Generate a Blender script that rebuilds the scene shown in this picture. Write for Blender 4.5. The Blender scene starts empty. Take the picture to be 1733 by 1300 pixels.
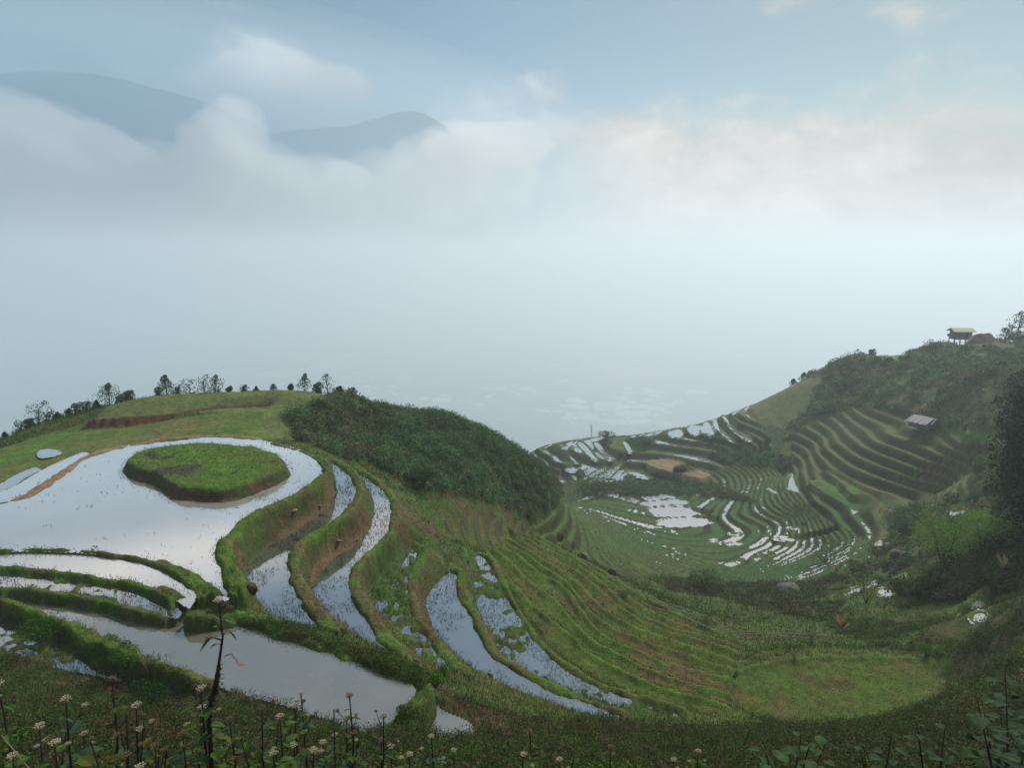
import bpy, math, random
import numpy as np
from mathutils import Vector, Matrix
random.seed(7); RNG = np.random.default_rng(7)
sc = bpy.context.scene
COL = sc.collection
R = math.radians

# ------------------------------------------------------------------ camera
FPX, PITCH = 1155.0, R(10.8)
cam = bpy.data.objects.new('camera', bpy.data.cameras.new('camera')); COL.objects.link(cam)
cam.data.sensor_width = 36; cam.data.lens = 36 * FPX / 1733
cam.data.clip_start = 0.1; cam.data.clip_end = 60000
cam.rotation_euler = (R(90) - PITCH, 0, 0)
sc.camera = cam
CP, SP = math.cos(PITCH), math.sin(PITCH)

def raydir(u, v):
    x = (np.asarray(u, float) - 866.5) / FPX; y = -(np.asarray(v, float) - 650) / FPX
    return x, CP + y * SP, -SP + y * CP
def at(u, v, z):
    dx, dy, dz = raydir(u, v); t = z / dz
    return dx * t, dy * t
def topx(X, Y, Z):
    d = Y * CP - Z * SP; up = Y * SP + Z * CP
    return 866.5 + FPX * X / d, 650 - FPX * up / d
ZO = {1: (0, 600, 2.888), 2: (0, 900, 2.888), 3: (400, 750, 2.6), 4: (850, 680, 2.888), 5: (1300, 540, 3.612), 6: (1133, 850, 2.888), 8: (500, 950, 2.476), 0: (0, 0, 1)}
def Z(k, pts):
    ox, oy, s = ZO[k]
    return np.array([(ox + x / s, oy + y / s) for x, y in pts], float)
def W(px, z):
    x, y = at(px[:, 0], px[:, 1], z)
    return np.stack([x, y], 1)
def J(*a): return np.concatenate(a, 0)
def smooth(P, n=2, closed=False):
    for _ in range(n):
        if closed: Q = np.roll(P, -1, 0)
        else: Q = P[1:]; P0 = P; P = P[:-1]
        A = .75 * P + .25 * Q; B = .25 * P + .75 * Q
        N = np.empty((2 * len(A), 2)); N[0::2] = A; N[1::2] = B
        P = N if closed else np.concatenate([P0[:1], N, P0[-1:]])
    return P
def resample(P, n):
    d = np.r_[0, np.cumsum(np.hypot(*np.diff(P, axis=0).T))]; t = np.linspace(0, d[-1], n)
    return np.stack([np.interp(t, d, P[:, 0]), np.interp(t, d, P[:, 1])], 1)

# ------------------------------------------------------------------ noise
def _hash(ix, iy, seed):
    h = (ix.astype(np.int64) * 374761393 + iy.astype(np.int64) * 668265263 + seed * 1274126177) & 0xffffffff
    h = ((h ^ (h >> 13)) * 1103515245) & 0xffffffff
    h = ((h ^ (h >> 16)) * 2246822519) & 0xffffffff
    return ((h ^ (h >> 15)) & 0xffff) / 65535.0
def vnoise(x, y, s, seed=0):
    x = x / s; y = y / s; ix = np.floor(x); iy = np.floor(y); fx = x - ix; fy = y - iy
    fx = fx * fx * (3 - 2 * fx); fy = fy * fy * (3 - 2 * fy)
    a = _hash(ix, iy, seed); b = _hash(ix + 1, iy, seed); c = _hash(ix, iy + 1, seed); d = _hash(ix + 1, iy + 1, seed)
    return (a + (b - a) * fx) * (1 - fy) + (c + (d - c) * fx) * fy - .5
def fbm(x, y, s, o=3, seed=0):
    t = 0; a = 1.0
    for k in range(o):
        t = t + a * vnoise(x * (.8 if k % 2 else 1) + y * (.6 if k % 2 else 0), y * (.8 if k % 2 else 1) - x * (.6 if k % 2 else 0), s / 2 ** k, seed + k); a *= .5
    return t
def sstep(a, b, x):
    t = np.clip((x - a) / (b - a), 0, 1); return t * t * (3 - 2 * t)

# ------------------------------------------------------------------ traced fields
LW = -16.0
W0_down_r = Z(1, [(1330,440),(1450,470),(1530,505),(1570,545),(1580,580),(1550,615),(1480,660),(1400,700),(1300,745),(1200,790),(1150,825),(1130,860),(1090,900),(1060,940),(1050,970),(1055,1010),(1080,1060),(1110,1120),(1125,1190)])
W0_down_l = Z(1, [(1060,1180),(1000,1120),(940,1080),(860,1045),(780,1010),(700,988),(600,975),(500,960),(340,952),(160,945),(0,952),(-250,965)])
W0_back = Z(1, [(-250,800),(0,745),(130,705),(190,665),(290,610),(360,550),(420,510),(520,480),(640,452),(800,428),(940,412),(1080,407),(1250,422)])
PATHL = Z(1, [(-250,780),(0,734),(80,712),(150,690),(210,645),(300,590),(360,540),(420,500),(520,472),(640,445),(800,420),(940,404),(1080,401),(1250,412)])
OW_poly = Z(1, [(-250,765),(0,722),(60,700),(130,680),(170,645),(240,605),(300,575),(340,545),(380,510),(440,485),(400,490),(330,520),(240,560),(170,598),(100,645),(0,692),(-250,760)])
ISL = Z(1, [(622,545),(630,510),(660,485),(720,462),(800,445),(900,436),(1000,432),(1150,437),(1300,462),(1370,510),(1412,572),(1385,610),(1250,640),(1130,665),(1000,680),(880,665),(800,620),(720,595),(650,575)])
S1_up = Z(3, [(415,80),(425,120),(440,180),(430,230),(400,270),(330,330),(240,390),(150,440),(80,490),(30,560),(45,600),(85,650),(100,720),(180,765),(300,812),(365,822)])
S1_dn = Z(3, [(415,80),(470,110),(515,160),(530,200),(520,250),(470,310),(420,350),(330,400),(270,440),(240,480),(225,530),(240,600),(270,670),(320,740),(375,830)])
S2_up = Z(3, [(518,118),(545,160),(590,220),(610,280),(600,345),(560,400),(470,450),(380,510),(335,570),(330,620),(345,670),(385,730),(430,775),(480,815),(560,850),(640,905),(690,955)])
S2_dn = Z(3, [(518,118),(600,168),(660,220),(685,270),(685,330),(660,400),(610,450),(550,510),(510,550),(495,590),(500,650),(530,720),(580,790),(630,865),(680,925),(725,965)])
S3_up = Z(3, [(770,455),(740,470),(690,520),(620,600),(575,655),(590,700),(650,780),(700,860),(760,915),(830,960),(920,1005)])
S3_dn = Z(3, [(770,455),(830,475),(790,530),(758,590),(752,650),(770,740),(800,800),(850,870),(900,940),(965,1010)])
S4_up = Z(3, [(955,568),(900,600),(850,660),(830,700),(850,770),(880,840),(920,890),(1000,950),(1060,1000),(1150,1042),(1250,1083),(1350,1125),(1480,1165),(1600,1195),(1690,1212)])
S4_dn = Z(3, [(955,568),(978,575),(970,640),(990,700),(1040,760),(1070,850),(1120,940),(1200,990),(1300,1050),(1400,1102),(1560,1160),(1700,1205)])
S5_up = Z(8, [(770,-25),(755,20),(742,60),(755,170),(785,260),(835,340),(850,405),(950,452),(1050,512),(1200,562),(1350,602),(1500,642),(1590,655)])
S5_dn = Z(8, [(770,-25),(810,0),(830,30),(860,100),(900,180),(960,280),(1030,370),(1100,430),(1200,500),(1300,545),(1450,590),(1610,638)])
L1_up = Z(2, [(-250,120),(0,106),(150,99),(330,97),(450,115),(600,132),(700,157),(800,192),(850,222),(900,265),(945,318)])
L1_dn = Z(2, [(-250,170),(0,160),(100,163),(250,178),(380,198),(500,212),(640,228),(740,258),(820,290),(880,330),(925,362)])
L2_up = Z(2, [(-250,195),(0,190),(100,200),(300,222),(500,252),(640,282),(740,312),(820,352),(872,400)])
L2_dn = Z(2, [(-250,240),(0,250),(100,262),(200,272),(300,288),(430,300),(550,320),(650,360),(750,385),(865,408)])
G_up = Z(2, [(-250,330),(0,318),(110,305),(150,322),(300,345),(430,375),(550,390),(650,410),(760,425),(900,442),(1000,446),(1120,442),(1250,470),(1330,500),(1450,545),(1560,590),(1650,620),(1733,645)])
G_up = J(G_up, Z(8, [(300,445),(400,480),(460,502),(492,535),(492,565),(440,600)]))
G_dn = Z(2, [(-250,320),(0,332),(50,338),(140,362),(220,402),(330,432),(440,480),(540,540),(630,562),(700,612),(780,635),(850,672),(960,695),(1050,732),(1150,772),(1280,802),(1400,832)])
G_dn = J(G_dn, Z(8, [(150,652),(250,700),(320,720),(390,680),(440,600)]))
L4_up = Z(2, [(-250,350),(0,392),(60,430),(140,510),(200,552),(300,562),(380,590),(450,610),(540,640),(600,690),(700,722),(760,742),(850,772),(920,800),(945,825)])
L4_dn = Z(2, [(-250,590),(0,582),(40,592),(130,622),(250,642),(400,672),(500,692),(600,712),(700,762),(820,805),(945,835)])
P2 = Z(8, [(585,592),(545,615),(500,650),(430,700),(440,722),(560,740),(680,738),(755,722),(720,690),(650,662),(600,640)])
LV = dict(S1=-17.6, S2=-19.2, S3=-21.0, S4=-22.3, S5=-23.3, L1=-16.1, L2=-16.3, G=-16.65, L4=-17.15, P2=-17.6)

# left terraces below the last strip: level lines
la = Z(8, [(800,-40),(850,20),(895,90),(930,130),(960,170),(1050,240),(1150,315),(1200,380),(1300,435),(1400,490),(1550,545),(1733,597),(1800,610)])
lb = Z(8, [(860,-60),(940,-15),(985,30),(1040,65),(1110,100),(1155,150),(1185,210),(1260,300),(1350,350),(1500,410),(1600,445),(1733,482),(1830,500)])
lc = Z(8, [(900,-100),(1000,-50),(1090,-5),(1200,60),(1300,150),(1400,230),(1550,300),(1733,350),(1840,385)])
ld = Z(0, [(905,905),(960,938),(1000,958),(1045,985),(1100,1018),(1160,1048),(1205,1068),(1245,1080)])
LINES = [(S5_dn[1:] + np.array([7, -5]), -23.9), (la, -25.1), (lb, -27.0), (lc, -29.6), (ld, -32.8)]
TLINES = []
NSUB = [1, 2, 3, 3]
for (p0, z0), (p1, z1), ns in zip(LINES[:-1], LINES[1:], NSUB):
    w0, w1 = resample(smooth(p0), 120), resample(smooth(p1), 120)
    for k in range(ns):
        t = k / ns; wob = np.stack([np.sin(np.linspace(0, 9, 120) + z0 * 3), np.cos(np.linspace(0, 7, 120) + z0)], 1) * 3 * (t > 0)
        TLINES.append((w0 * (1 - t) + w1 * t + wob, z0 * (1 - t) + z1 * t))
TLINES.append((resample(smooth(ld), 120), -32.8))
FF = Z(0, [(1250,1138),(1300,1124),(1400,1113),(1480,1117),(1530,1113),(1580,1128),(1610,1160),(1570,1198),(1450,1222),(1330,1226),(1228,1205),(1243,1170)])
CLT = Z(1, [(435,312),(600,308),(800,290),(1000,270),(1150,260),(1250,258),(1290,266)])
CLB = Z(1, [(415,352),(600,352),(750,338),(900,314),(1050,297),(1200,285),(1300,276)])

# ------------------------------------------------------------------ base surface (radial basis through guessed survey points)
CT = []
def addpx(*l):
    for u, v, z in l:
        x, y = at(u, v, z); CT.append((float(x), float(y), z))
def addw(*l): CT.extend(l)
def addline(px, z, n=10):
    for p in resample(px, n): addpx((p[0], p[1], z))
addline(W0_down_r, LW, 10); addline(W0_down_l, LW, 6); addline(W0_back, LW, 10)
for nm, up, dn in (('S1', S1_up, S1_dn), ('S2', S2_up, S2_dn), ('S3', S3_up, S3_dn), ('S4', S4_up, S4_dn), ('S5', S5_up, S5_dn), ('L2', L2_up, L2_dn), ('G', G_up, G_dn), ('L4', L4_up, L4_dn)):
    addline(dn, LV[nm], 9); addline(up, LV[nm] + .3, 6)
for p, z in TLINES: addline(p, z + .3, 9)
addline(FF, -27.1, 8)
addpx((350,655,-13.5),(250,660,-13.7),(450,658,-13.6),(550,668,-14.8),(170,690,-14.8),(130,700,-15.8),(350,735,-15.8),(100,735,-16.0),(450,725,-15.9),(500,690,-15.3),
      (60,717,-16.9),(0,752,-17.3),(50,765,-16.6),(0,800,-16.3),(-100,780,-17.3),
      (600,680,-16.5),(600,720,-18.5),(560,760,-17.3),(700,705,-19.2),(780,722,-21),(700,760,-20.5),(650,790,-19.8),(850,748,-24),(890,770,-26.5),(930,810,-30),(955,850,-33),(820,820,-24.5),(750,830,-22),(700,850,-21),(760,900,-22.5),
      (880,880,-27.5),(960,900,-34),(720,885,-21.6),(965,925,-34.5),
      (1000,930,-44),(1060,960,-47),(1000,895,-51),(970,850,-55.5),(980,820,-56.5),
      (1250,965,-52),(1150,940,-52.5),(1150,900,-54.5),(1100,850,-56),(1100,818,-57),(1150,788,-54.8),(1090,783,-55),(1210,803,-55),(1000,775,-56),(900,765,-57),(930,790,-57.5),(1000,747,-56.5),(1080,742,-54),(950,752,-57),
      (1250,870,-53),(1300,820,-51.5),(1350,880,-51.5),(1420,920,-49),(1300,940,-51.5),(1250,830,-54),
      (1240,697,-46),(1300,720,-46),(1180,725,-50),(1290,765,-50),(1200,760,-52.5),(1350,790,-49),
      (1390,760,-44),(1450,800,-44),(1520,825,-44),(1600,835,-43),(1420,725,-41),(1480,770,-41),(1550,800,-41),(1620,812,-40),(1450,705,-38),(1500,740,-38),(1560,765,-38),(1640,785,-37),(1530,715,-36),(1600,740,-35.5),(1565,718,-34.8),
      (1380,850,-48),(1450,870,-46.5),(1550,880,-43),(1500,930,-44),(1450,970,-44),
      (1300,680,-42.5),(1350,655,-38),(1400,625,-33.5),(1460,600,-29.5),(1540,603,-29),(1620,583,-26),(1680,580,-24),(1733,578,-21),(1500,650,-32),(1600,660,-29),(1700,650,-24.5),(1400,680,-39),
      (1650,730,-32),(1733,730,-27),(1733,820,-27),(1650,800,-36),(1640,880,-36),(1733,880,-26),(1600,920,-33),(1680,930,-28),(1560,990,-35),(1640,1030,-29.5),(1733,1000,-22.5),(1550,1060,-32),(1480,1095,-30),(1640,1110,-25),(1733,1110,-20),(1400,1050,-36),
      (1100,985,-43),(1200,1000,-43),(1300,1000,-42),(1300,1050,-36),(1380,1085,-31),(1200,1040,-37),(1450,1030,-37),(1350,960,-48),
      (1300,1250,-22.5),(1500,1240,-20),(1650,1220,-16),(1400,1290,-16),(1650,1290,-12),(1150,1250,-19.5),(1000,1240,-18.5),(1000,1290,-14.5),(850,1240,-17),(600,1255,-14),(600,1295,-11),
      (1200,1290,-15.5),(750,1270,-14.5),(750,1180,-18.2),(400,1200,-14.8),(200,1185,-15.5),(50,1140,-16.8),(100,1200,-14),(100,1290,-10),(350,1290,-10),(-200,1200,-14))
for X in (-14, -7, 0, 7, 14):
    addw((X, -3, -1.2), (X, 0, -1.75), (X, 3, -3.3), (X, 5, -5.0), (X, 8, -7.4 - .03 * X))
addw((-30, 3, -3), (-30, 12, -9), (30, 3, 0), (30, 12, -6), (45, 25, -10), (60, 45, -16), (80, 70, -22), (100, 90, -22), (-45, 25, -15.5), (-60, 45, -17), (130, 140, -20), (180, 200, -22))
# ground falling away behind the crests
for u, v, z in ((-300,800,-17),(0,752,-17.3),(150,690,-15.5),(350,655,-13.5),(550,668,-14.8),(700,705,-19.2),(850,748,-24),(950,752,-57),(1080,742,-54),(1240,697,-46),(1400,625,-33.5),(1540,600,-29),(1650,580,-25),(1733,575,-21),(1950,560,-20)):
    x, y = at(u, v, z)
    far = u > 900
    for k, dz in (((1.12, -9), (1.3, -32), (1.7, -80)) if far else ((1.2, -6), (1.5, -22), (2.0, -55), (3.2, -110))):
        if u == 850: k, dz = k, dz
        CT.append((float(x) * k, float(y) * k, z + dz))
CT = np.array(CT)
def kern(d2): return np.sqrt(d2 + 4.0)
Pc = CT[:, :2]; D2 = ((Pc[:, None] - Pc[None]) ** 2).sum(-1); n = len(Pc)
rr0 = np.hypot(Pc[:, 0], Pc[:, 1])
A = np.zeros((n + 3, n + 3)); A[:n, :n] = kern(D2) - np.eye(n) * 0.35
A[:n, n] = 1; A[:n, n + 1:] = Pc; A[n, :n] = 1; A[n + 1:, :n] = Pc.T
wsol = np.linalg.solve(A, np.r_[CT[:, 2], 0, 0, 0])
def base_eval(X, Y):
    s = X.shape; x = X.ravel(); y = Y.ravel(); out = np.empty(len(x))
    for i in range(0, len(x), 20000):
        xx = x[i:i+20000, None]; yy = y[i:i+20000, None]
        out[i:i+20000] = kern((xx - Pc[:, 0]) ** 2 + (yy - Pc[:, 1]) ** 2) @ wsol[:n] + wsol[n] + x[i:i+20000] * wsol[n + 1] + y[i:i+20000] * wsol[n + 2]
    return out.reshape(s)

# ------------------------------------------------------------------ log-polar grid
NT, NR = 1040, 1240
TH = np.linspace(R(-50), R(50), NT); LR = np.linspace(math.log(1.4), math.log(430), NR)
def up2(a, shape):
    r = np.linspace(0, a.shape[0] - 1, shape[0]); c = np.linspace(0, a.shape[1] - 1, shape[1])
    i = np.minimum(r.astype(int), a.shape[0] - 2); j = np.minimum(c.astype(int), a.shape[1] - 2)
    fr = (r - i)[:, None]; fc = (c - j)[None]
    return (a[i][:, j] * (1 - fc) + a[i][:, j + 1] * fc) * (1 - fr) + (a[i + 1][:, j] * (1 - fc) + a[i + 1][:, j + 1] * fc) * fr
th4, lr4 = np.linspace(R(-50), R(50), 180), np.linspace(LR[0], LR[-1], 260)
g4 = np.exp(lr4)[:, None]
B = up2(base_eval(g4 * np.sin(th4)[None], g4 * np.cos(th4)[None]), (NR, NT))
RR = np.exp(LR)[:, None] * np.ones((1, NT)); GX = RR * np.sin(TH)[None]; GY = RR * np.cos(TH)[None]
B = np.where(RR > 300, B - (RR - 300) * .6, B)

from math import atan2
def bbox_idx(P, pad):
    """grid window holding polygon P (world) grown by pad"""
    th = np.arctan2(P[:, 0], P[:, 1]); r = np.hypot(P[:, 0], P[:, 1]); m = pad / r.min()
    j0 = np.searchsorted(TH, th.min() - m); j1 = np.searchsorted(TH, th.max() + m)
    i0 = np.searchsorted(LR, math.log(max(1.5, r.min() - pad))); i1 = np.searchsorted(LR, math.log(r.max() + pad))
    return slice(max(i0 - 1, 0), min(i1 + 1, NR)), slice(max(j0 - 1, 0), min(j1 + 1, NT))
def inside(P, x, y):
    r = np.zeros(x.shape, bool); n = len(P)
    for k in range(n):
        x1, y1 = P[k]; x2, y2 = P[(k + 1) % n]
        if y1 == y2: continue
        c = (y1 > y) != (y2 > y)
        r ^= c & (x < (x2 - x1) * (y - y1) / (y2 - y1) + x1)
    return r
def dist(P, x, y, closed=False):
    d = np.full(x.shape, 1e9); n = len(P)
    for k in range(n if closed else n - 1):
        x1, y1 = P[k]; x2, y2 = P[(k + 1) % n]; dx, dy = x2 - x1, y2 - y1; l = dx * dx + dy * dy + 1e-12
        t = np.clip(((x - x1) * dx + (y - y1) * dy) / l, 0, 1)
        d = np.minimum(d, (x - x1 - t * dx) ** 2 + (y - y1 - t * dy) ** 2)
    return np.sqrt(d)

H = B.copy(); FIX = np.zeros((NR, NT), bool)
PU, PV = topx(GX, GY, B)
def pxmask(poly, r0=0, r1=1e9, soft=None):
    P = np.array(poly, float)
    m = inside(P, PU, PV) & (RR > r0) & (RR < r1)
    return m

# ---- terraces cut along the contours of the base surface
ter_riser = np.zeros((NR, NT)); ter_id = np.zeros((NR, NT)); ter_on = np.zeros((NR, NT), bool)
def terrace(mask, step, riser, warp, lip=.12):
    global H
    b = B + fbm(GX, GY, warp * 8, 3, 5) * step * 1.6
    k = np.floor(b / step); f = b / step - k
    t = sstep(1 - riser, 1, f)
    z = (k + t) * step + lip * np.exp(-((f - .03) / .05) ** 2) * (f < .12)
    H = np.where(mask, z, H); ter_riser[mask] = np.where((f > 1 - riser) | (f < .13), 1, 0)[mask]; ter_id[mask] = k[mask]; ter_on[mask] = True
mv = pxmask([(955,835),(1010,820),(1000,790),(880,790),(870,740),(1010,735),(1090,735),(1160,715),(1260,690),(1330,735),(1310,790),(1360,800),(1480,870),(1470,940),(1380,985),(1250,985),(1130,975),(1030,940),(965,880)], 98, 230)
near_crest = pxmask([(870,740),(1010,735),(1090,735),(1160,715),(1270,685),(1310,760),(1200,800),(1090,815),(880,815)], 98, 240)
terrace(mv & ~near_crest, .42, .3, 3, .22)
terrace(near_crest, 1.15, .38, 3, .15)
mr = pxmask([(1340,735),(1440,690),(1530,690),(1560,730),(1640,735),(1650,835),(1560,850),(1480,850),(1400,820),(1340,790)], 90, 200)
terrace(mr, 1.5, .45, 4, .2)
mr2 = pxmask([(1310,790),(1420,800),(1520,870),(1500,930),(1400,880)], 80, 200)
terrace(mr2, 1.2, .4, 4, .2)
ml = pxmask([(950,840),(1000,870),(1050,930),(1120,975),(1080,985),(1000,950),(930,900),(900,880)], 60, 160)
terrace(ml & ~mv, 1.3, .4, 3, .15)

mb = pxmask([(735,885),(800,862),(900,885),(960,905),(1010,955),(960,930),(900,905),(850,928),(800,918),(760,908)], 45, 100)
terrace(mb, 1.15, .45, 3, .2)
# ---- traced fields
CLS = np.zeros((NR, NT), np.uint8)    # 0 wild 1 water bed 2 bund 3 dry field 4 mud 5 island top 6 soil 7 riser
WATERS = []                           # (mask, level, kind)
def poly_fix(P, level, cls, noise=0.0, pad=.3, ns=.7, off=-.12, seed=3):
    sl = bbox_idx(P, pad); x, y = GX[sl], GY[sl]; m = inside(P, x, y)
    z = level + off + noise * (.55 * vnoise(x, y, ns, seed) + .55 * vnoise(x, y, ns * .38, seed + 1) + .5 * vnoise(x, y, ns * 4, seed + 2) + .25 * vnoise(x, y, ns * .17, seed + 3))
    h = H[sl]; h[m] = z[m]; f = FIX[sl]; f[m] = True; c = CLS[sl]; c[m] = cls
    full = np.zeros((NR, NT), bool); full[sl] = m
    return full
def line_fix(P, level, w, h, excl=None, cls=2, seed=9):
    sl = bbox_idx(P, w + .2); x, y = GX[sl], GY[sl]
    ww = w * (.95 + .7 * vnoise(x, y, 2.1, seed) + .5 * vnoise(x, y, .55, seed + 1))
    d = dist(P, x, y) / ww; m = (d < 1)
    if excl is not None: m &= ~excl[sl]
    z = level - .08 + (h * (.8 + 1.1 * vnoise(x, y, 1.7, seed + 5)) + .08) * (1 - d ** 4) ** .8 + .16 * vnoise(x, y, .33, seed + 2) + .09 * vnoise(x, y, .8, seed + 4)
    hh = H[sl]; hh[m] = z[m]; f = FIX[sl]; f[m] = True; c = CLS[sl]; c[m] = cls
def offset(P, d):
    t = np.gradient(P, axis=0); t /= np.hypot(t[:, 0], t[:, 1])[:, None] + 1e-9
    return P + np.stack([t[:, 1], -t[:, 0]], 1) * d

# terraces on the left flank, lowest first
for (p0, z0), (p1, z1) in list(zip(TLINES[:-1], TLINES[1:]))[::-1]:
    w0, w1 = W(p0, z0), W(p1, z1)
    inner = w0 * .72 + w1 * .28 if z1 - z0 < -1.5 else w0 * .6 + w1 * .4
    poly_fix(J(inner, w1[::-1]), z1, 3, .12, off=.0, ns=1.1)
    line_fix(w1, z1, .34, .22)
mFF = poly_fix(W(smooth(FF, 2, True), -27.2), -27.2, 3, .10, off=0, ns=1.2, seed=20)
line_fix(W(smooth(FF[:6]), -27.2), -27.15, .3, .16, None)
FLD = {}
OFFS = dict(S1=-.09, S2=-.09, S3=.035, S4=-.09, S5=-.02, L2=-.05, L4=-.05)
def strip(nm, up, dn, veg, bw=.42, bh=.26, ns=.5, seed=3):
    L = LV[nm]; a, b = W(smooth(up), L), W(smooth(dn), L)
    m = poly_fix(J(a, b[::-1]), L, 1, veg, ns=ns, off=OFFS.get(nm, -.10), seed=seed)
    FLD[nm] = m; WATERS.append((m, L, nm)); return a, b, m
edges = {}
for nm, up, dn, veg in (('S5', S5_up, S5_dn, .34), ('S4', S4_up, S4_dn, .16), ('S3', S3_up, S3_dn, .40), ('S2', S2_up, S2_dn, .22), ('S1', S1_up, S1_dn, .20),
                        ('L4', L4_up, L4_dn, .34), ('G', G_up, G_dn, .0), ('L2', L2_up, L2_dn, .30), ('L1', L1_up, L1_dn, .03)):
    edges[nm] = strip(nm, up, dn, veg, seed=len(nm) + ord(nm[1]) if len(nm) > 1 else 5)
W0poly = J(W0_back, W0_down_r, W0_down_l)
w0a = W(smooth(W0poly, 2, True), LW)
mW0 = poly_fix(w0a, LW, 1, .02, seed=31); WATERS.append((mW0, LW, 'W0')); FLD['W0'] = mW0
mOW = poly_fix(W(smooth(OW_poly, 2, True), LW), LW, 1, .02); WATERS.append((mOW, LW, 'OW')); FLD['OW'] = mOW
mP2 = poly_fix(W(smooth(P2, 2, True), LV['P2']), LV['P2'], 1, 0); WATERS.append((mP2, LV['P2'], 'P2')); FLD['P2'] = mP2
SW1 = Z(1, [(192,470),(240,468),(300,478),(270,492),(220,500),(195,500)]); SW2 = Z(1, [(-200,690),(0,652),(40,625),(100,590),(190,556),(170,572),(110,605),(50,642),(0,672),(-200,730)])
for p, l in ((SW1, -16.1), (SW2, -16.3)):
    m = poly_fix(W(smooth(p, 2, True), l), l, 1, .3, ns=.9); WATERS.append((m, l, 'SW')); FLD['SW%d' % len(WATERS)] = m
ALLW = np.zeros((NR, NT), bool)
for m in FLD.values(): ALLW |= m
poly_fix(W(smooth(Z(0, [(335,1000),(372,1003),(405,1020),(402,1042),(365,1049),(335,1046),(322,1030)]), 2, True), -16.1), -16.12, 2, .14, off=0, ns=.6)
# bunds along the downhill edges
def outward(P, poly, d):
    q = offset(P, d); return q if inside(poly, q[len(q) // 2:len(q) // 2 + 1, 0], q[len(q) // 2:len(q) // 2 + 1, 1])[0] == False else offset(P, -d)
for nm, bw in (('S5', .30), ('S4', .33), ('S3', .33), ('S2', .40), ('S1', .40)):
    a_, b_, _m = edges[nm]; line_fix(outward(b_, J(a_, b_[::-1]), bw * .7), LV[nm], bw, .20, None)
line_fix(outward(W(smooth(W0_down_r[2:]), LW), w0a, .38), LW, .46, .24, None)
line_fix(W(smooth(W0_down_r[:4]), LW), LW, .35, .15, ALLW)
def midline(a, b, L): return W(smooth((resample(a, 40) + resample(b, 40)) / 2, 1), L)
line_fix(midline(W0_down_l[1:][::-1], L1_up[:-1], LW), LW, .27, .12, None)
line_fix(midline(L1_dn[:-1], L2_up, LV['L1']), LV['L1'], .27, .12, None); line_fix(midline(L2_dn, G_up[:9], LV['L2']), LV['L2'], .30, .12, None)
line_fix(W(smooth(Z(1, [(780,1012),(860,1047),(940,1082),(1000,1122),(1062,1182)])), LW), LW, .25, .12, None)
line_fix(W(smooth(Z(1, [(1040,1168),(1075,1196),(1105,1206),(1135,1186)])), LW), LW - .02, .34, .15, None)
line_fix(W(smooth(Z(2, [(935,412),(985,418),(1015,398),(1022,365),(985,330)])), LV['L1']), LV['L1'], .30, .14, None)
line_fix(W(smooth(Z(2, [(835,398),(868,415),(890,400),(868,378)])), LV['L2']), LV['L2'], .26, .12, None)
line_fix(edges['L1'][1][-12:], LV['L1'], .26, .13, None)
gp_ = J(W(smooth(G_up), LV['G']), W(smooth(G_dn), LV['G'])[::-1])
line_fix(outward(W(smooth(G_up[9:]), LV['G']), gp_, .45), LV['G'], .58, .24, None); line_fix(outward(W(smooth(G_dn[:11]), LV['G']), gp_, .35), LV['G'], .42, .22, None); line_fix(outward(W(smooth(G_dn[10:14]), LV['G']), gp_, .3), LV['G'], .35, .25, None)
line_fix(W(smooth(Z(8, [(340,730),(400,690),(450,620),(520,585),(560,560)])), -17.3), -17.3, .55, .3, ALLW)
line_fix(W(smooth(PATHL), LW), LW, .42, .12, None, cls=8)
# island
ISLT = Z(1, [(622,530),(635,500),(665,475),(720,458),(800,442),(900,434),(1000,430),(1150,435),(1300,460),(1370,505),(1393,545),(1350,578),(1270,603),(1190,638),(1110,655),(1000,657),(900,650),(850,628),(800,595),(755,572),(700,558),(650,548)])
isl = W(smooth(ISLT, 2, True), LW + .75); sl = bbox_idx(isl, 3); x, y = GX[sl], GY[sl]
d = dist(isl, x, y, True); m0 = inside(isl, x, y); sd_ = np.where(m0, d, -d); hh = H[sl]; c = CLS[sl]; f = FIX[sl]
dn = sd_ + .50 * vnoise(x, y, 1.5, 77) + .25 * vnoise(x, y, .4, 78); m = dn > -.62
z = LW - .12 + .87 * sstep(-.62, .12, dn) + .12 * (1 - np.exp(-np.maximum(dn, 0) / 3)) + (.07 * vnoise(x, y, .5, 70) + .1 * vnoise(x, y, 2, 71)) * sstep(-.4, .1, dn)
hh[m] = z[m]; f[m] = True; c[m] = np.where(dn < .0, 7, 5)[m]
ic = isl.mean(0); d = np.maximum(d - .62, 0); ring = (~m) & (d < 1.3 * np.clip(1 - (y - ic[1] + 1) / 5, 0, 1) * (1 + .5 * vnoise(x, y, 1.5, 79)))
hh[ring] = (LW - .01 + .05 * vnoise(x, y, .6, 80))[ring] - .06 * (d[ring] / 1.3); c[ring] = 4
ISLC = (float(ic[0]), float(ic[1]))
# brown silty shallows at the feet of two banks
for P, L in ((Z(3, [(560,400),(600,345),(590,385),(520,460),(440,500),(380,560),(335,640),(325,610),(335,560),(400,490),(480,440)]), LV['S2']), (Z(3, [(440,180),(432,240),(400,285),(300,365),(180,440),(90,500),(150,440),(330,325),(410,260)]), LV['S1'])):
    P = W(smooth(P, 1, True), L); sl = bbox_idx(P, .3); x, y = GX[sl], GY[sl]; m = inside(P, x, y)
    H[sl][m] = (L + .03 + .10 * vnoise(x, y, .7, 91))[m]; CLS[sl][m] = 4
# knoll scarp
line_fix(W(smooth(CLB), -16.15), -16.1, .25, -.08, None, cls=6); line_fix(W(smooth(CLT), -15.40), -15.42, .22, .05, None, cls=3)

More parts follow.
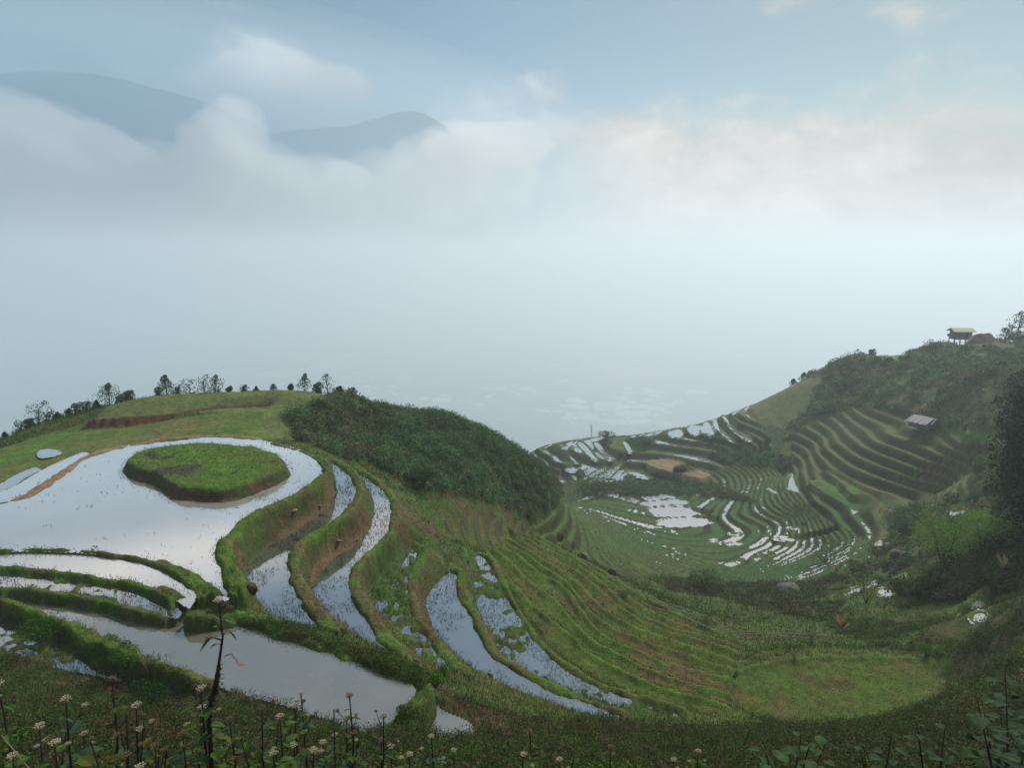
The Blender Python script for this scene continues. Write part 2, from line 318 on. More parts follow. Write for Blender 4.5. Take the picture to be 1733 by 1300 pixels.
# ---- far water patches that can be told apart
FARW = [Z(4, p) for p in (
    [(680,465),(720,455),(800,452),(860,470),(870,476),(780,478),(700,486)], [(668,500),(690,488),(800,482),(900,480),(918,495),(900,508),(800,505),(700,512),(675,513)],
    [(700,520),(800,512),(900,515),(950,540),(1020,560),(1020,568),(900,562),(760,572),(740,555)], [(740,600),(790,575),(880,565),(980,568),(1050,590),(1055,605),(960,612),(870,618),(780,615)],
    [(1090,692),(1175,686),(1180,700),(1100,704)],
    [(1320,664),(1420,670),(1560,690),(1650,710),(1560,700),(1440,690),(1340,672)], [(1070,800),(1120,785),(1180,778),(1150,800),(1110,810)],
    [(1440,858),(1490,870),(1500,875),(1450,868)], [(1010,680),(1050,680),(1055,688),(1015,690)], [(1105,648),(1165,648),(1160,656),(1110,656)], [(1225,768),(1285,764),(1280,773),(1240,775)],
    [(465,372),(500,345),(560,315),(640,280),(560,330),(520,385)], [(415,370),(450,345),(520,310),(600,285),(500,330),(440,375)], [(600,335),(620,328),(680,355),(750,372),(680,372),(620,352)],
    [(360,200),(395,198),(430,240),(470,290),(455,290),(400,245)], [(440,198),(470,200),(510,245),(548,275),(520,290),(480,250)], [(585,195),(605,195),(640,240),(625,255),(605,230)], [(320,250),(340,262),(380,300),(350,300)],
    [(310,325),(380,312),(370,345),(320,340)], [(280,360),(300,360),(315,385),(290,392)], [(980,100),(1010,98),(1045,150),(1030,180),(985,165),(975,140)], [(1025,92),(1050,80),(1050,110),(1120,165),(1150,205),(1090,175),(1040,140)],
    [(1070,65),(1090,70),(1130,125),(1210,170),(1215,198),(1160,165),(1100,110)], [(900,118),(970,110),(975,170),(910,160)], [(800,150),(880,130),(885,180),(820,172)], [(1210,260),(1290,240),(1310,245),(1250,275)],
    [(1415,350),(1425,380),(1440,420),(1462,455),(1400,430),(1395,405)], [(1295,425),(1350,440),(1362,462),(1320,445)], [(1090,245),(1200,255),(1190,262),(1090,255)],
    [(620,450),(640,448),(625,475),(608,482)], [(770,440),(830,440),(835,446),(770,446)], [(1000,405),(1050,425),(1010,425)], [(920,390),(960,396),(950,402)], [(1400,620),(1480,618),(1470,628),(1420,628)])]
FARW += [Z(6, p) for p in (
    [(1365,55),(1430,38),(1560,40),(1480,50),(1410,75)], [(1345,100),(1400,92),(1380,130),(1340,125)], [(1490,112),(1540,105),(1565,125),(1525,145),(1495,130)], [(1090,30),(1110,20),(1115,50),(1085,65)], [(1150,30),(1175,40),(1165,55)], [(1525,62),(1560,62),(1555,78),(1525,75)],
    [(1000,205),(1050,195),(1100,190),(1060,215),(1010,235)], [(975,260),(1005,250),(1000,285),(970,275)], [(1010,430),(1070,425),(1100,450),(1070,468),(1030,455)], [(865,440),(900,425),(1000,395),(1030,400),(920,440),(870,458)],
    [(1100,380),(1160,352),(1165,362),(1120,378)], [(1465,495),(1530,475),(1570,510),(1520,525),(1480,510)], [(1480,570),(1510,530),(1560,570),(1530,590),(1475,580)], [(1400,545),(1415,540),(1430,570),(1405,575)], [(1205,425),(1235,430),(1220,440)], [(1180,390),(1215,368),(1260,368),(1200,388),(1175,405)],
    [(1090,255),(1105,250),(1105,272),(1090,270)], [(1225,140),(1265,135),(1260,148),(1228,152)], [(1280,52),(1310,48),(1305,66),(1280,65)])]
def hit(u, v, Hs=None, rmin=3.0):
    """first ground point seen through the photograph's pixel (u, v)"""
    Hs = H if Hs is None else Hs
    dx, dy, dz = raydir(u, v); a = math.atan2(dx, dy); k = dz / math.hypot(dx, dy)
    j = (a - TH[0]) / (TH[1] - TH[0]); j0 = int(min(max(j, 0), NT - 2)); fj = j - j0
    col = Hs[:, j0] * (1 - fj) + Hs[:, j0 + 1] * fj; r = np.exp(LR); s = col - k * r
    ok = np.where((s > 0) & (r > rmin))[0]
    if len(ok) == 0:
        ii = np.argmax(np.where(r > 30, s / r, -9)); return Vector((r[ii] * math.sin(a), r[ii] * math.cos(a), float(col[ii])))
    i = ok[0]; t = 0 if i == 0 else s[i - 1] / (s[i - 1] - s[i] + 1e-12); rh = r[i - 1] + (r[i] - r[i - 1]) * t
    return Vector((rh * math.sin(a), rh * math.cos(a), float(col[i - 1] + (col[i] - col[i - 1]) * t)))
for q, p in enumerate(FARW):
    lvl = float(np.percentile([hit(*q_).z for q_ in J(p, p.mean(0)[None])], 25)) - .05
    P = W(smooth(p, 2, True), lvl)
    if P[:, 1].max() - P[:, 1].min() > 60: continue
    m = poly_fix(P, lvl, 1, .20, ns=1.1, off=-.08, seed=40 + q)
    line_fix(J(P, P[:1]), lvl, .45, .16, m); WATERS.append((m, lvl, 'far')); FLD['far%d' % q] = m
# brown mound field with its rim
MP = Z(4, [(690,290),(740,280),(830,282),(900,300),(960,335),(1040,358),(990,382),(900,362),(800,340),(720,318)])
hz = -54.6; mM = poly_fix(W(smooth(MP, 2, True), hz), hz, 6, .06, off=0)
# mid-size bright green fields on the right
GRF = [Z(4, p) for p in ([(1490,378),(1560,380),(1640,410),(1650,440),(1700,480),(1640,475),(1560,440),(1500,400)], [(1670,415),(1733,415),(1760,440),(1733,465),(1690,445)])]
GRM = np.zeros((NR, NT), bool)
for p in GRF:
    cu, cv = p.mean(0); hz = hit(cu, cv).z; GRM |= poly_fix(W(smooth(p, 2, True), hz), hz, 3, .1, off=0)

# ---- fill between: screened membrane on the correction C = H - B, coarse to fine
dT, dL = TH[1] - TH[0], LR[1] - LR[0]
C = np.where(ter_on | FIX, H - B, 0.0); FX = FIX | (ter_on)
def relax(C0, val, fx, rr, dt, dl, it, Ls=5.0):
    a, b = 1 / dt ** 2, 1 / dl ** 2; den = 2 * a + 2 * b + (rr / Ls) ** 2
    c = np.where(fx, val, C0)
    for _ in range(it):
        p = np.pad(c, 1, mode='edge')
        nw = (a * (p[1:-1, :-2] + p[1:-1, 2:]) + b * (p[:-2, 1:-1] + p[2:, 1:-1])) / den
        c = np.where(fx, val, c + 1.0 * (nw - c))
    return c
def down(v, fx, k):
    n0, n1 = v.shape[0] // k, v.shape[1] // k
    w = fx[:n0 * k, :n1 * k].reshape(n0, k, n1, k).astype(float); vv = (v * fx)[:n0 * k, :n1 * k].reshape(n0, k, n1, k)
    s = w.sum((1, 3)); return vv.sum((1, 3)) / np.maximum(s, 1), s > 0
prev = None
for k, it in ((16, 200), (8, 120), (4, 100), (2, 70), (1, 45)):
    v, fx = (C, FX) if k == 1 else down(C, FX, k)
    rr = up2(RR, v.shape); c0 = np.zeros(v.shape) if prev is None else up2(prev, v.shape)
    prev = relax(c0, v, fx, rr, dT * k, dL * k, it)
H = B + prev
free = ~FX
H = H + free * ((.16 * fbm(GX, GY, 1.7, 4, 55) + .5 * vnoise(GX, GY, 9, 56) * sstep(45, 90, RR) + .10 * vnoise(GX, GY, .3, 57) * (RR < 30)) * sstep(0, 12, RR))
for _ in range(2):
    p_ = np.pad(H, 1, mode='edge'); Hb = (p_[1:-1, 1:-1] * 4 + p_[:-2, 1:-1] + p_[2:, 1:-1] + p_[1:-1, :-2] + p_[1:-1, 2:]) / 8
    H = np.where(RR < 75, Hb, H)
# riser detection by slope
gr = np.gradient(H, axis=0) / (RR * dL); gt = np.gradient(H, axis=1) / (RR * dT); SLOPE = np.hypot(gr, gt)
PU, PV = topx(GX, GY, H); lump_ = np.clip(1.3 * vnoise(GX, GY, 4.2, 58) + .9 * vnoise(GX, GY, 1.9, 59) + .35, 0, 2)
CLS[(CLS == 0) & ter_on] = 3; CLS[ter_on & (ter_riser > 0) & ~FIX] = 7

# ------------------------------------------------------------------ region masks for cover (all on the ground itself)
SHRUB_R = [(500,745),(490,700),(560,680),(540,664),(620,650),(980,700),(985,870),(1010,960),(960,900),(860,880),(760,865),(690,835),(640,790),(560,768)]
shrubL = pxmask([(500,742),(490,705),(520,690),(570,672),(640,640),(1000,700),(985,850),(975,905),(930,880),(870,865),(800,842),(745,838),(690,815),(640,790),(560,768)], 60, 135) & ~ter_on
shrubR = pxmask([(1250,705),(1240,690),(1400,600),(1560,560),(1760,540),(1760,990),(1650,890),(1610,880),(1560,860),(1600,855),(1660,830),(1640,735),(1560,725),(1500,690),(1430,690),(1340,725),(1290,725)], 70, 330) & ~ter_on
shrubR |= pxmask([(1480,870),(1560,860),(1760,880),(1760,1000),(1600,1020),(1450,1000),(1440,930)], 45, 150) & (fbm(GX, GY, 9, 2, 12) > -.15) & (CLS == 0)
shrubM = pxmask([(1120,960),(1250,955),(1400,960),(1450,1000),(1400,1060),(1250,1020),(1130,1000)], 50, 130) & (fbm(GX, GY, 6, 2, 13) > -.1) & (CLS == 0)
shrubV = pxmask([(980,820),(1060,815),(1200,815),(1280,850),(1150,838),(1060,838),(990,840)], 120, 230) & (CLS != 1)
shrubC = pxmask([(1060,745),(1170,728),(1290,760),(1330,780),(1280,790),(1190,775),(1080,768)], 120, 230) & (CLS != 1) & (fbm(GX, GY, 12, 2, 14) > -.05)
shrubK = pxmask([(1340,720),(1560,860),(1500,900),(1420,860),(1350,810),(1290,800),(1250,760)], 80, 230) & (CLS == 0) & (fbm(GX, GY, 10, 2, 15) > 0)
ol = pxmask([(1240,700),(1300,665),(1360,640),(1390,640),(1370,690),(1330,725),(1290,720)], 120, 330); led = pxmask([(1462,607),(1480,596),(1540,600),(1520,612)], 120, 330)
ora = pxmask([(1543,705),(1540,696),(1552,688),(1568,688),(1556,697),(1550,706)], 100, 230); crestx = pxmask([(1590, 500), (1590, 590), (1640, 590), (1715, 590), (1715, 500)], 150, 330)
lm = ~(ol | led | ora | crestx) & (shrubL | shrubR | shrubK) & (CLS == 0); H = H + lump_ * np.where(RR > 110, 1.1, .5) * lm
knoll = pxmask([(150,718),(200,670),(300,640),(560,640),(545,690),(490,745),(430,735),(450,695),(300,700)], 55, 82)
fieldK = pxmask([(-50,760),(60,700),(150,705),(200,722),(440,690),(500,700),(480,745),(230,750),(140,790),(-50,860)], 45, 76) & ~knoll
fore = (RR < 26) | (pxmask([(-400,1400),(-400,1100),(0,1108),(150,1130),(330,1195),(500,1240),(660,1240),(720,1265),(830,1240),(1000,1215),(1150,1225),(1350,1232),(1560,1205),(1620,1160),(1640,1080),(1700,1000),(2100,950),(2100,1400)], 0, 60) & (CLS == 0))
def _dil(m, k):
    for _ in range(k):
        q = m.copy(); q[1:] |= m[:-1]; q[:-1] |= m[1:]; q[:, 1:] |= m[:, :-1]; q[:, :-1] |= m[:, 1:]; m = q
    return m
wet_ = _dil(CLS == 1, 7); shrubR &= ~wet_; shrubM &= ~wet_; shrubK &= ~wet_

# ------------------------------------------------------------------ ground colours (albedo of the cover itself)
n1 = fbm(GX, GY, 1.2, 3, 101)[..., None]; n2 = fbm(GX, GY, 5, 3, 102)[..., None]; n3 = fbm(GX, GY, .35, 2, 103)[..., None]
def c3(*a): return np.array(a, float)
def mixc(a, b, t): return a * (1 - t) + b * t
GREEN, OLIVE, BROWN, RED = c3(.07, .13, .018), c3(.10, .115, .030), c3(.085, .062, .03), c3(.20, .10, .045)
Cc = mixc(OLIVE, c3(.06, .115, .022), np.clip(.6 + 1.4 * n2, 0, 1)); Cc = mixc(Cc, BROWN, np.clip(.05 + 1.0 * n1, 0, .5))
def setc(m, col): Cc[m] = (col if col.ndim == 1 else col[m])
setc((CLS == 2), mixc(c3(.085, .15, .022), c3(.115, .095, .04), np.clip(.2 + 1.5 * n1 + 1.3 * n2, 0, 1)))
f3 = mixc(c3(.085, .125, .025), c3(.14, .10, .035), np.clip(.35 + 1.3 * n2 + .8 * n1, 0, 1)); setc((CLS == 3), f3)
setc(mr & (CLS == 3), mixc(c3(.075, .13, .035), c3(.12, .125, .045), np.clip(.4 + 1.5 * n2, 0, 1))); setc(mr & (CLS == 7), mixc(c3(.07, .06, .03), c3(.05, .07, .025), np.clip(.4 + n1, 0, 1)))
setc(mFF, mixc(c3(.08, .13, .022), c3(.11, .10, .03), np.clip(.35 + 1.6 * n2 + 1.2 * n1, 0, 1)))
setc(GRM, mixc(c3(.09, .19, .03), c3(.07, .12, .03), np.clip(.3 + n1, 0, 1)))
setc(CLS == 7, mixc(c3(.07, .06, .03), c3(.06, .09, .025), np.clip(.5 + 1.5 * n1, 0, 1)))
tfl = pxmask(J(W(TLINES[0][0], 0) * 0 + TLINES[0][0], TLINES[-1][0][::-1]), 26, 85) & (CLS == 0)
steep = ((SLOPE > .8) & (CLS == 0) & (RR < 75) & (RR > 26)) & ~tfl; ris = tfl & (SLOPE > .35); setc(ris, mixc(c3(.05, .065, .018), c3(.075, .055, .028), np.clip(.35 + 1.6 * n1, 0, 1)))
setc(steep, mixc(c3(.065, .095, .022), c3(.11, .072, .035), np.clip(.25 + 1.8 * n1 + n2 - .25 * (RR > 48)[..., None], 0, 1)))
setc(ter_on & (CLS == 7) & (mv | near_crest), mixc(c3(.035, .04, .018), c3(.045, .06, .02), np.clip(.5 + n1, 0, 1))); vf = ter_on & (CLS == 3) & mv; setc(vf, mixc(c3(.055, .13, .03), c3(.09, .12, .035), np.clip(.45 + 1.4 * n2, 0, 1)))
setc(ml & (CLS == 3), mixc(c3(.09, .16, .035), c3(.08, .11, .03), np.clip(.4 + n2, 0, 1)))
setc(CLS == 1, mixc(c3(.10, .085, .05), c3(.06, .075, .03), np.clip(.5 + n1, 0, 1)))
# water beds standing above the surface are weeds
for m, L, nm in WATERS:
    up_ = m & (H > L - .01); setc(up_, mixc(c3(.06, .12, .02), c3(.09, .10, .035), np.clip(.4 + 1.5 * n1, 0, 1)))
setc(CLS == 4, mixc(c3(.17, .115, .06), c3(.11, .075, .04), np.clip(.4 + 1.6 * n3 + n1, 0, 1)))
setc(CLS == 5, mixc(c3(.09, .17, .02), c3(.10, .12, .035), np.clip(.25 + 1.3 * n2 + .9 * n1, 0, 1)))
dk = (CLS == 5) & ((vnoise(GX, GY, 2.2, 141) + .5 * vnoise(GX, GY, .7, 142) > .36) | (np.hypot((GX - ISLC[0] + .6) / 1.6, (GY - ISLC[1] + 1.6) / 1.0) < 1 + .8 * vnoise(GX, GY, 1, 143))); setc(dk, mixc(c3(.06, .09, .025), c3(.07, .06, .045), np.clip(.35 + 2 * n1, 0, 1)))
setc(CLS == 8, mixc(c3(.30, .21, .12), c3(.20, .13, .07), np.clip(.4 + 1.6 * n3 + n1, 0, 1)))
setc(CLS == 6, mixc(c3(.20, .13, .07), c3(.15, .08, .04), np.clip(.4 + 1.5 * n1, 0, 1)))
setc(mM, mixc(c3(.24, .19, .10), c3(.17, .14, .08), np.clip(.4 + 1.5 * n2, 0, 1)))
isr = (CLS == 7) & (np.hypot(GX - ISLC[0], GY - ISLC[1]) < 10) & FIX
setc(isr, mixc(c3(.10, .065, .035), c3(.055, .075, .02), np.clip(.45 + 1.8 * n1, 0, 1)))
kn = knoll & (CLS == 0); setc(kn, mixc(c3(.125, .165, .045), c3(.12, .13, .05), np.clip(.4 + n2, 0, 1)))
fk = fieldK & (CLS == 0); setc(fk, mixc(c3(.10, .155, .03), c3(.15, .15, .05), np.clip(.4 + 1.5 * n2 + .6 * n1, 0, 1)))
setc(fieldK & (GX < -41) & (CLS == 0), mixc(c3(.09, .19, .03), c3(.12, .14, .04), np.clip(.3 + n2, 0, 1)))
clm = pxmask([(140,722),(160,706),(250,705),(340,692),(440,686),(450,692),(380,702),(300,712),(220,722)], 50, 75); setc(clm & (SLOPE > .25), mixc(c3(.17, .075, .035), c3(.10, .055, .03), np.clip(.4 + 1.6 * n1, 0, 1)))
setc(shrubR & (RR > 85), mixc(c3(.07, .115, .035), c3(.09, .10, .045), np.clip(.5 + n2, 0, 1)))
setc(shrubL | (shrubR & (RR <= 85)) | shrubK | shrubM, mixc(c3(.045, .07, .02), c3(.06, .06, .028), np.clip(.5 + n1, 0, 1)))
setc(ol, mixc(c3(.10, .14, .045), c3(.13, .13, .05), np.clip(.4 + n2, 0, 1)))
setc(led, c3(.12, .20, .05))
setc(ora, c3(.38, .20, .09))
shrubR &= ~(ol | led | ora | crestx)
clear = pxmask([(1600,730),(1640,730),(1690,742),(1690,756),(1640,752)], 90, 200); setc(clear, c3(.09, .17, .04)); shrubR &= ~clear
setc(fore & (CLS == 0), mixc(c3(.045, .075, .018), c3(.085, .065, .03), np.clip(.3 + 1.6 * n1 + n2, 0, 1)))
Cc = Cc * (1 + .35 * np.clip(n3, -.8, .8)); Cc = np.clip(Cc, .01, .8)

# ------------------------------------------------------------------ mesh helpers
def tag(o, label=None, cat=None, group=None, kind=None):
    if label: o['label'] = label
    if cat: o['category'] = cat
    if group: o['group'] = group
    if kind: o['kind'] = kind
    return o
def mesh_np(name, V, F, mat=None, col=None, smooth_=False, parent=None, attr='tint'):
    me = bpy.data.meshes.new(name); V = np.ascontiguousarray(V, np.float32); F = np.ascontiguousarray(F, np.int32); k = F.shape[1]
    me.vertices.add(len(V)); me.vertices.foreach_set('co', V.ravel())
    me.loops.add(F.size); me.loops.foreach_set('vertex_index', F.ravel())
    me.polygons.add(len(F)); me.polygons.foreach_set('loop_start', np.arange(0, F.size, k, dtype=np.int32))
    if smooth_: me.polygons.foreach_set('use_smooth', np.ones(len(F), bool))
    if col is not None:
        a = me.attributes.new(attr, 'FLOAT_COLOR', 'POINT'); c = np.ones((len(V), 4), np.float32); c[:, :3] = col; a.data.foreach_set('color', c.ravel())
    me.update(calc_edges=True)
    o = bpy.data.objects.new(name, me); COL.objects.link(o)
    if mat: me.materials.append(mat)
    if parent: o.parent = parent
    return o
def mesh_py(name, V, F, mat=None, parent=None, smooth_=False):
    me = bpy.data.meshes.new(name); me.from_pydata([tuple(v) for v in V], [], F); me.update()
    if smooth_:
        for p in me.polygons: p.use_smooth = True
    o = bpy.data.objects.new(name, me); COL.objects.link(o)
    if mat: me.materials.append(mat)
    if parent: o.parent = parent
    return o
def empty(name, loc, rz=0):
    o = bpy.data.objects.new(name, None); COL.objects.link(o); o.location = loc; o.rotation_euler = (0, 0, rz); o.empty_display_size = .2
    return o

# ------------------------------------------------------------------ materials
def newmat(name):
    m = bpy.data.materials.new(name); m.use_nodes = True; nt = m.node_tree; nt.nodes.clear(); return m, nt
def ND(nt, t, **k):
    n = nt.nodes.new(t)
    for a, b in k.items():
        if a.startswith('i_'): n.inputs[a[2:].replace('_', ' ')].default_value = b
        else: setattr(n, a, b)
    return n
def mat_simple(name, col, rough=.8, noise=.3, scale=5, bump=.2, attr=False, metallic=0, trans=0.0, spec=.3):
    m, nt = newmat(name); L = nt.links.new
    out = ND(nt, 'ShaderNodeOutputMaterial'); b = ND(nt, 'ShaderNodeBsdfPrincipled'); b.inputs['Roughness'].default_value = rough; b.inputs['Metallic'].default_value = metallic
    b.inputs['Specular IOR Level'].default_value = spec
    tc = ND(nt, 'ShaderNodeTexCoord'); nz = ND(nt, 'ShaderNodeTexNoise'); nz.inputs['Scale'].default_value = scale; nz.inputs['Detail'].default_value = 6
    L(tc.outputs['Object'], nz.inputs['Vector'])
    mr = ND(nt, 'ShaderNodeMapRange'); L(nz.outputs['Fac'], mr.inputs['Value']); mr.inputs['From Min'].default_value = .25; mr.inputs['From Max'].default_value = .75; mr.inputs['To Min'].default_value = 1 - noise; mr.inputs['To Max'].default_value = 1 + noise
    mx = ND(nt, 'ShaderNodeMix', data_type='RGBA', blend_type='MULTIPLY'); mx.inputs['Factor'].default_value = 1
    if attr:
        at_ = ND(nt, 'ShaderNodeAttribute', attribute_name='tint'); L(at_.outputs['Color'], mx.inputs['A'])
    else: mx.inputs['A'].default_value = (*col, 1)
    L(mr.outputs['Result'], mx.inputs['B']); L(mx.outputs['Result'], b.inputs['Base Color'])
    if bump:
        bp = ND(nt, 'ShaderNodeBump'); bp.inputs['Strength'].default_value = bump; bp.inputs['Distance'].default_value = .05; L(nz.outputs['Fac'], bp.inputs['Height']); L(bp.outputs['Normal'], b.inputs['Normal'])
    if trans:
        tr = ND(nt, 'ShaderNodeBsdfTranslucent'); L(mx.outputs['Result'], tr.inputs['Color']); ms = ND(nt, 'ShaderNodeMixShader'); ms.inputs['Fac'].default_value = trans
        L(b.outputs[0], ms.inputs[1]); L(tr.outputs[0], ms.inputs[2]); L(ms.outputs[0], out.inputs['Surface'])
    else: L(b.outputs[0], out.inputs['Surface'])
    return m
M_leaf = mat_simple('leaf', (0, 0, 0), .85, .15, 3, 0, attr=True, trans=.25, spec=.04)
M_bark = mat_simple('bark', (.07, .05, .035), .9, .4, 8, .5)
M_stem = mat_simple('plant_stem', (.045, .028, .02), .7, .3, 20, .2)
M_petal = mat_simple('petal', (.42, .36, .24), .7, .25, 60, 0)
M_drypetal = mat_simple('dry_petal', (.17, .10, .065), .8, .35, 60, 0)
M_straw = mat_simple('dry_straw', (.38, .30, .16), .7, .3, 20, .1)
M_bamboo = mat_simple('bamboo', (.30, .27, .19), .6, .35, 6, .1)
M_wood = mat_simple('weathered_wood', (.16, .16, .16), .85, .35, 4, .4)
M_shingle = mat_simple('grey_roof', (.36, .34, .36), .8, .3, 3, .4)
M_greenroof = mat_simple('pale_green_roof', (.26, .32, .17), .6, .15, 2, .1)
M_rock = mat_simple('rock', (.11, .10, .095), .9, .5, 3, .7)
M_soil = mat_simple('soil', (.24, .165, .12), .95, .45, .35, .6)
M_clod = mat_simple('dark_soil', (.07, .045, .03), .95, .5, 4, .7)
M_stone = mat_simple('pale_stone', (.20, .16, .11), .9, .4, 5, .6)
M_white = mat_simple('white_wall', (.88, .88, .86), .6, .05, 1, 0)
M_redroof = mat_simple('pinkish_roof', (.5, .33, .26), .6, .1, 1, 0)

def mat_ground():
    m, nt = newmat('ground_cover'); L = nt.links.new
    out = ND(nt, 'ShaderNodeOutputMaterial'); b = ND(nt, 'ShaderNodeBsdfPrincipled'); b.inputs['Roughness'].default_value = .9; b.inputs['Specular IOR Level'].default_value = .15
    a = ND(nt, 'ShaderNodeAttribute', attribute_name='tint'); tc = ND(nt, 'ShaderNodeTexCoord')
    res = a.outputs['Color']
    for s, lo, hi in ((.55, .8, 1.2), (2.3, .7, 1.3), (9, .6, 1.4)):
        nz = ND(nt, 'ShaderNodeTexNoise'); nz.inputs['Scale'].default_value = s; nz.inputs['Detail'].default_value = 5; nz.inputs['Roughness'].default_value = .65; L(tc.outputs['Object'], nz.inputs['Vector'])
        mr = ND(nt, 'ShaderNodeMapRange'); L(nz.outputs['Fac'], mr.inputs['Value']); mr.inputs['From Min'].default_value = .3; mr.inputs['From Max'].default_value = .7; mr.inputs['To Min'].default_value = lo; mr.inputs['To Max'].default_value = hi
        mx = ND(nt, 'ShaderNodeMix', data_type='RGBA', blend_type='MULTIPLY'); mx.inputs['Factor'].default_value = 1; L(res, mx.inputs['A']); L(mr.outputs['Result'], mx.inputs['B']); res = mx.outputs['Result']
    L(res, b.inputs['Base Color'])
    bp = ND(nt, 'ShaderNodeBump'); bp.inputs['Strength'].default_value = .8; bp.inputs['Distance'].default_value = .12; L(nz.outputs['Fac'], bp.inputs['Height']); L(bp.outputs['Normal'], b.inputs['Normal'])
    L(b.outputs[0], out.inputs['Surface']); return m
M_ground = mat_ground()
def mat_water(name, col, refl, rough=.06, bump=.02):
    m, nt = newmat(name); L = nt.links.new
    out = ND(nt, 'ShaderNodeOutputMaterial'); d = ND(nt, 'ShaderNodeBsdfDiffuse'); g = ND(nt, 'ShaderNodeBsdfGlossy'); g.inputs['Roughness'].default_value = rough; g.inputs['Color'].default_value = (.95, .95, .95, 1)
    tc = ND(nt, 'ShaderNodeTexCoord'); nz = ND(nt, 'ShaderNodeTexNoise'); nz.inputs['Scale'].default_value = .5; nz.inputs['Detail'].default_value = 5; L(tc.outputs['Object'], nz.inputs['Vector'])
    rp = ND(nt, 'ShaderNodeMix', data_type='RGBA'); rp.inputs['A'].default_value = (*[c * .8 for c in col], 1); rp.inputs['B'].default_value = (*[c * 1.2 for c in col], 1); L(nz.outputs['Fac'], rp.inputs['Factor']); L(rp.outputs['Result'], d.inputs['Color'])
    bn = ND(nt, 'ShaderNodeTexNoise'); bn.inputs['Scale'].default_value = 4; bn.inputs['Detail'].default_value = 3; L(tc.outputs['Object'], bn.inputs['Vector'])
    bp = ND(nt, 'ShaderNodeBump'); bp.inputs['Strength'].default_value = bump; bp.inputs['Distance'].default_value = .05; L(bn.outputs['Fac'], bp.inputs['Height']); L(bp.outputs['Normal'], g.inputs['Normal'])
    fr = ND(nt, 'ShaderNodeLayerWeight'); fr.inputs['Blend'].default_value = .5
    mr = ND(nt, 'ShaderNodeMapRange'); L(fr.outputs['Facing'], mr.inputs['Value']); mr.inputs['From Min'].default_value = .3; mr.inputs['From Max'].default_value = .85; mr.inputs['To Min'].default_value = refl[0]; mr.inputs['To Max'].default_value = refl[1]
    ms = ND(nt, 'ShaderNodeMixShader'); L(mr.outputs['Result'], ms.inputs['Fac']); L(d.outputs[0], ms.inputs[1]); L(g.outputs[0], ms.inputs[2]); L(ms.outputs[0], out.inputs['Surface']); return m
M_w0 = mat_water('paddy_water', (.64, .60, .55), (.42, .85))
M_wf = mat_water('far_paddy_water', (.28, .28, .27), (.35, .68))
M_wg = mat_water('silty_water', (.19, .185, .145), (.25, .6))
M_wb = mat_water('clear_water', (.07, .075, .07), (.42, .82))
M_wp = mat_water('tan_water', (.36, .29, .2), (.3, .6))

# ------------------------------------------------------------------ terrain object
ext = [520, 650, 800, 1000, 1300]
Hx = np.array([np.maximum(H[-1] - (r - 430) * 1.0, -800 + 10 * np.sin(TH * 9)) for r in ext])
GXa = np.r_[GX, np.array(ext)[:, None] * np.sin(TH)[None]]; GYa = np.r_[GY, np.array(ext)[:, None] * np.cos(TH)[None]]; Ha = np.r_[H, Hx]
Ca = np.concatenate([Cc, np.repeat(Cc[-1:], len(ext), 0)], 0)
nr = Ha.shape[0]; idx = np.arange(nr * NT).reshape(nr, NT)
F = np.stack([idx[:-1, :-1], idx[:-1, 1:], idx[1:, 1:], idx[1:, :-1]], -1).reshape(-1, 4)
terr = mesh_np('hillside_terrain', np.stack([GXa, GYa, Ha], -1).reshape(-1, 3), F[:, ::-1], M_ground, Ca.reshape(-1, 3), True)
tag(terr, kind='structure')

def dilate(m, k):
    for _ in range(k):
        q = m.copy(); q[1:] |= m[:-1]; q[:-1] |= m[1:]; q[:, 1:] |= m[:, :-1]; q[:, :-1] |= m[:, 1:]; m = q
    return m
def water_obj(m, L, mat):
    m = dilate(m, 1 if RR[m].mean() > 60 else 2); q = m[:-1, :-1] | m[1:, :-1] | m[:-1, 1:] | m[1:, 1:]
    ii, jj = np.where(q)
    if len(ii) == 0: return
    f = np.stack([ii * NT + jj, (ii + 1) * NT + jj, (ii + 1) * NT + jj + 1, ii * NT + jj + 1], 1)
    u, inv = np.unique(f.ravel(), return_inverse=True)
    V = np.stack([GX.ravel()[u], GY.ravel()[u], np.full(len(u), L)], 1)
    o = mesh_np('water', V, inv.reshape(-1, 4)[:, ::-1], mat, None, True); tag(o, kind='structure')
for m, L, nm in WATERS:
    water_obj(m, L, {'W0': M_w0, 'OW': M_w0, 'G': M_wg, 'P2': M_wg, 'L1': M_w0, 'S4': M_wb, 'L4': M_wb}.get(nm, M_wf if nm in ('SW', 'far') else M_wb))

# far paddies that stand wet between the weeds, as part of the same hillside
farwet = ter_on & (CLS == 3) & (mv | near_crest) & (1.1 * vnoise(GX + GY * .3 + ter_id * 57, ter_id * 31.7, 13, 61) + .35 * vnoise(GX, GY, 3, 62) + .5 * vnoise(GX, GY, .8, 63) > .17 - .3 * near_crest - .22 * pxmask([(1230,880),(1460,885),(1430,955),(1230,945)], 90, 200))

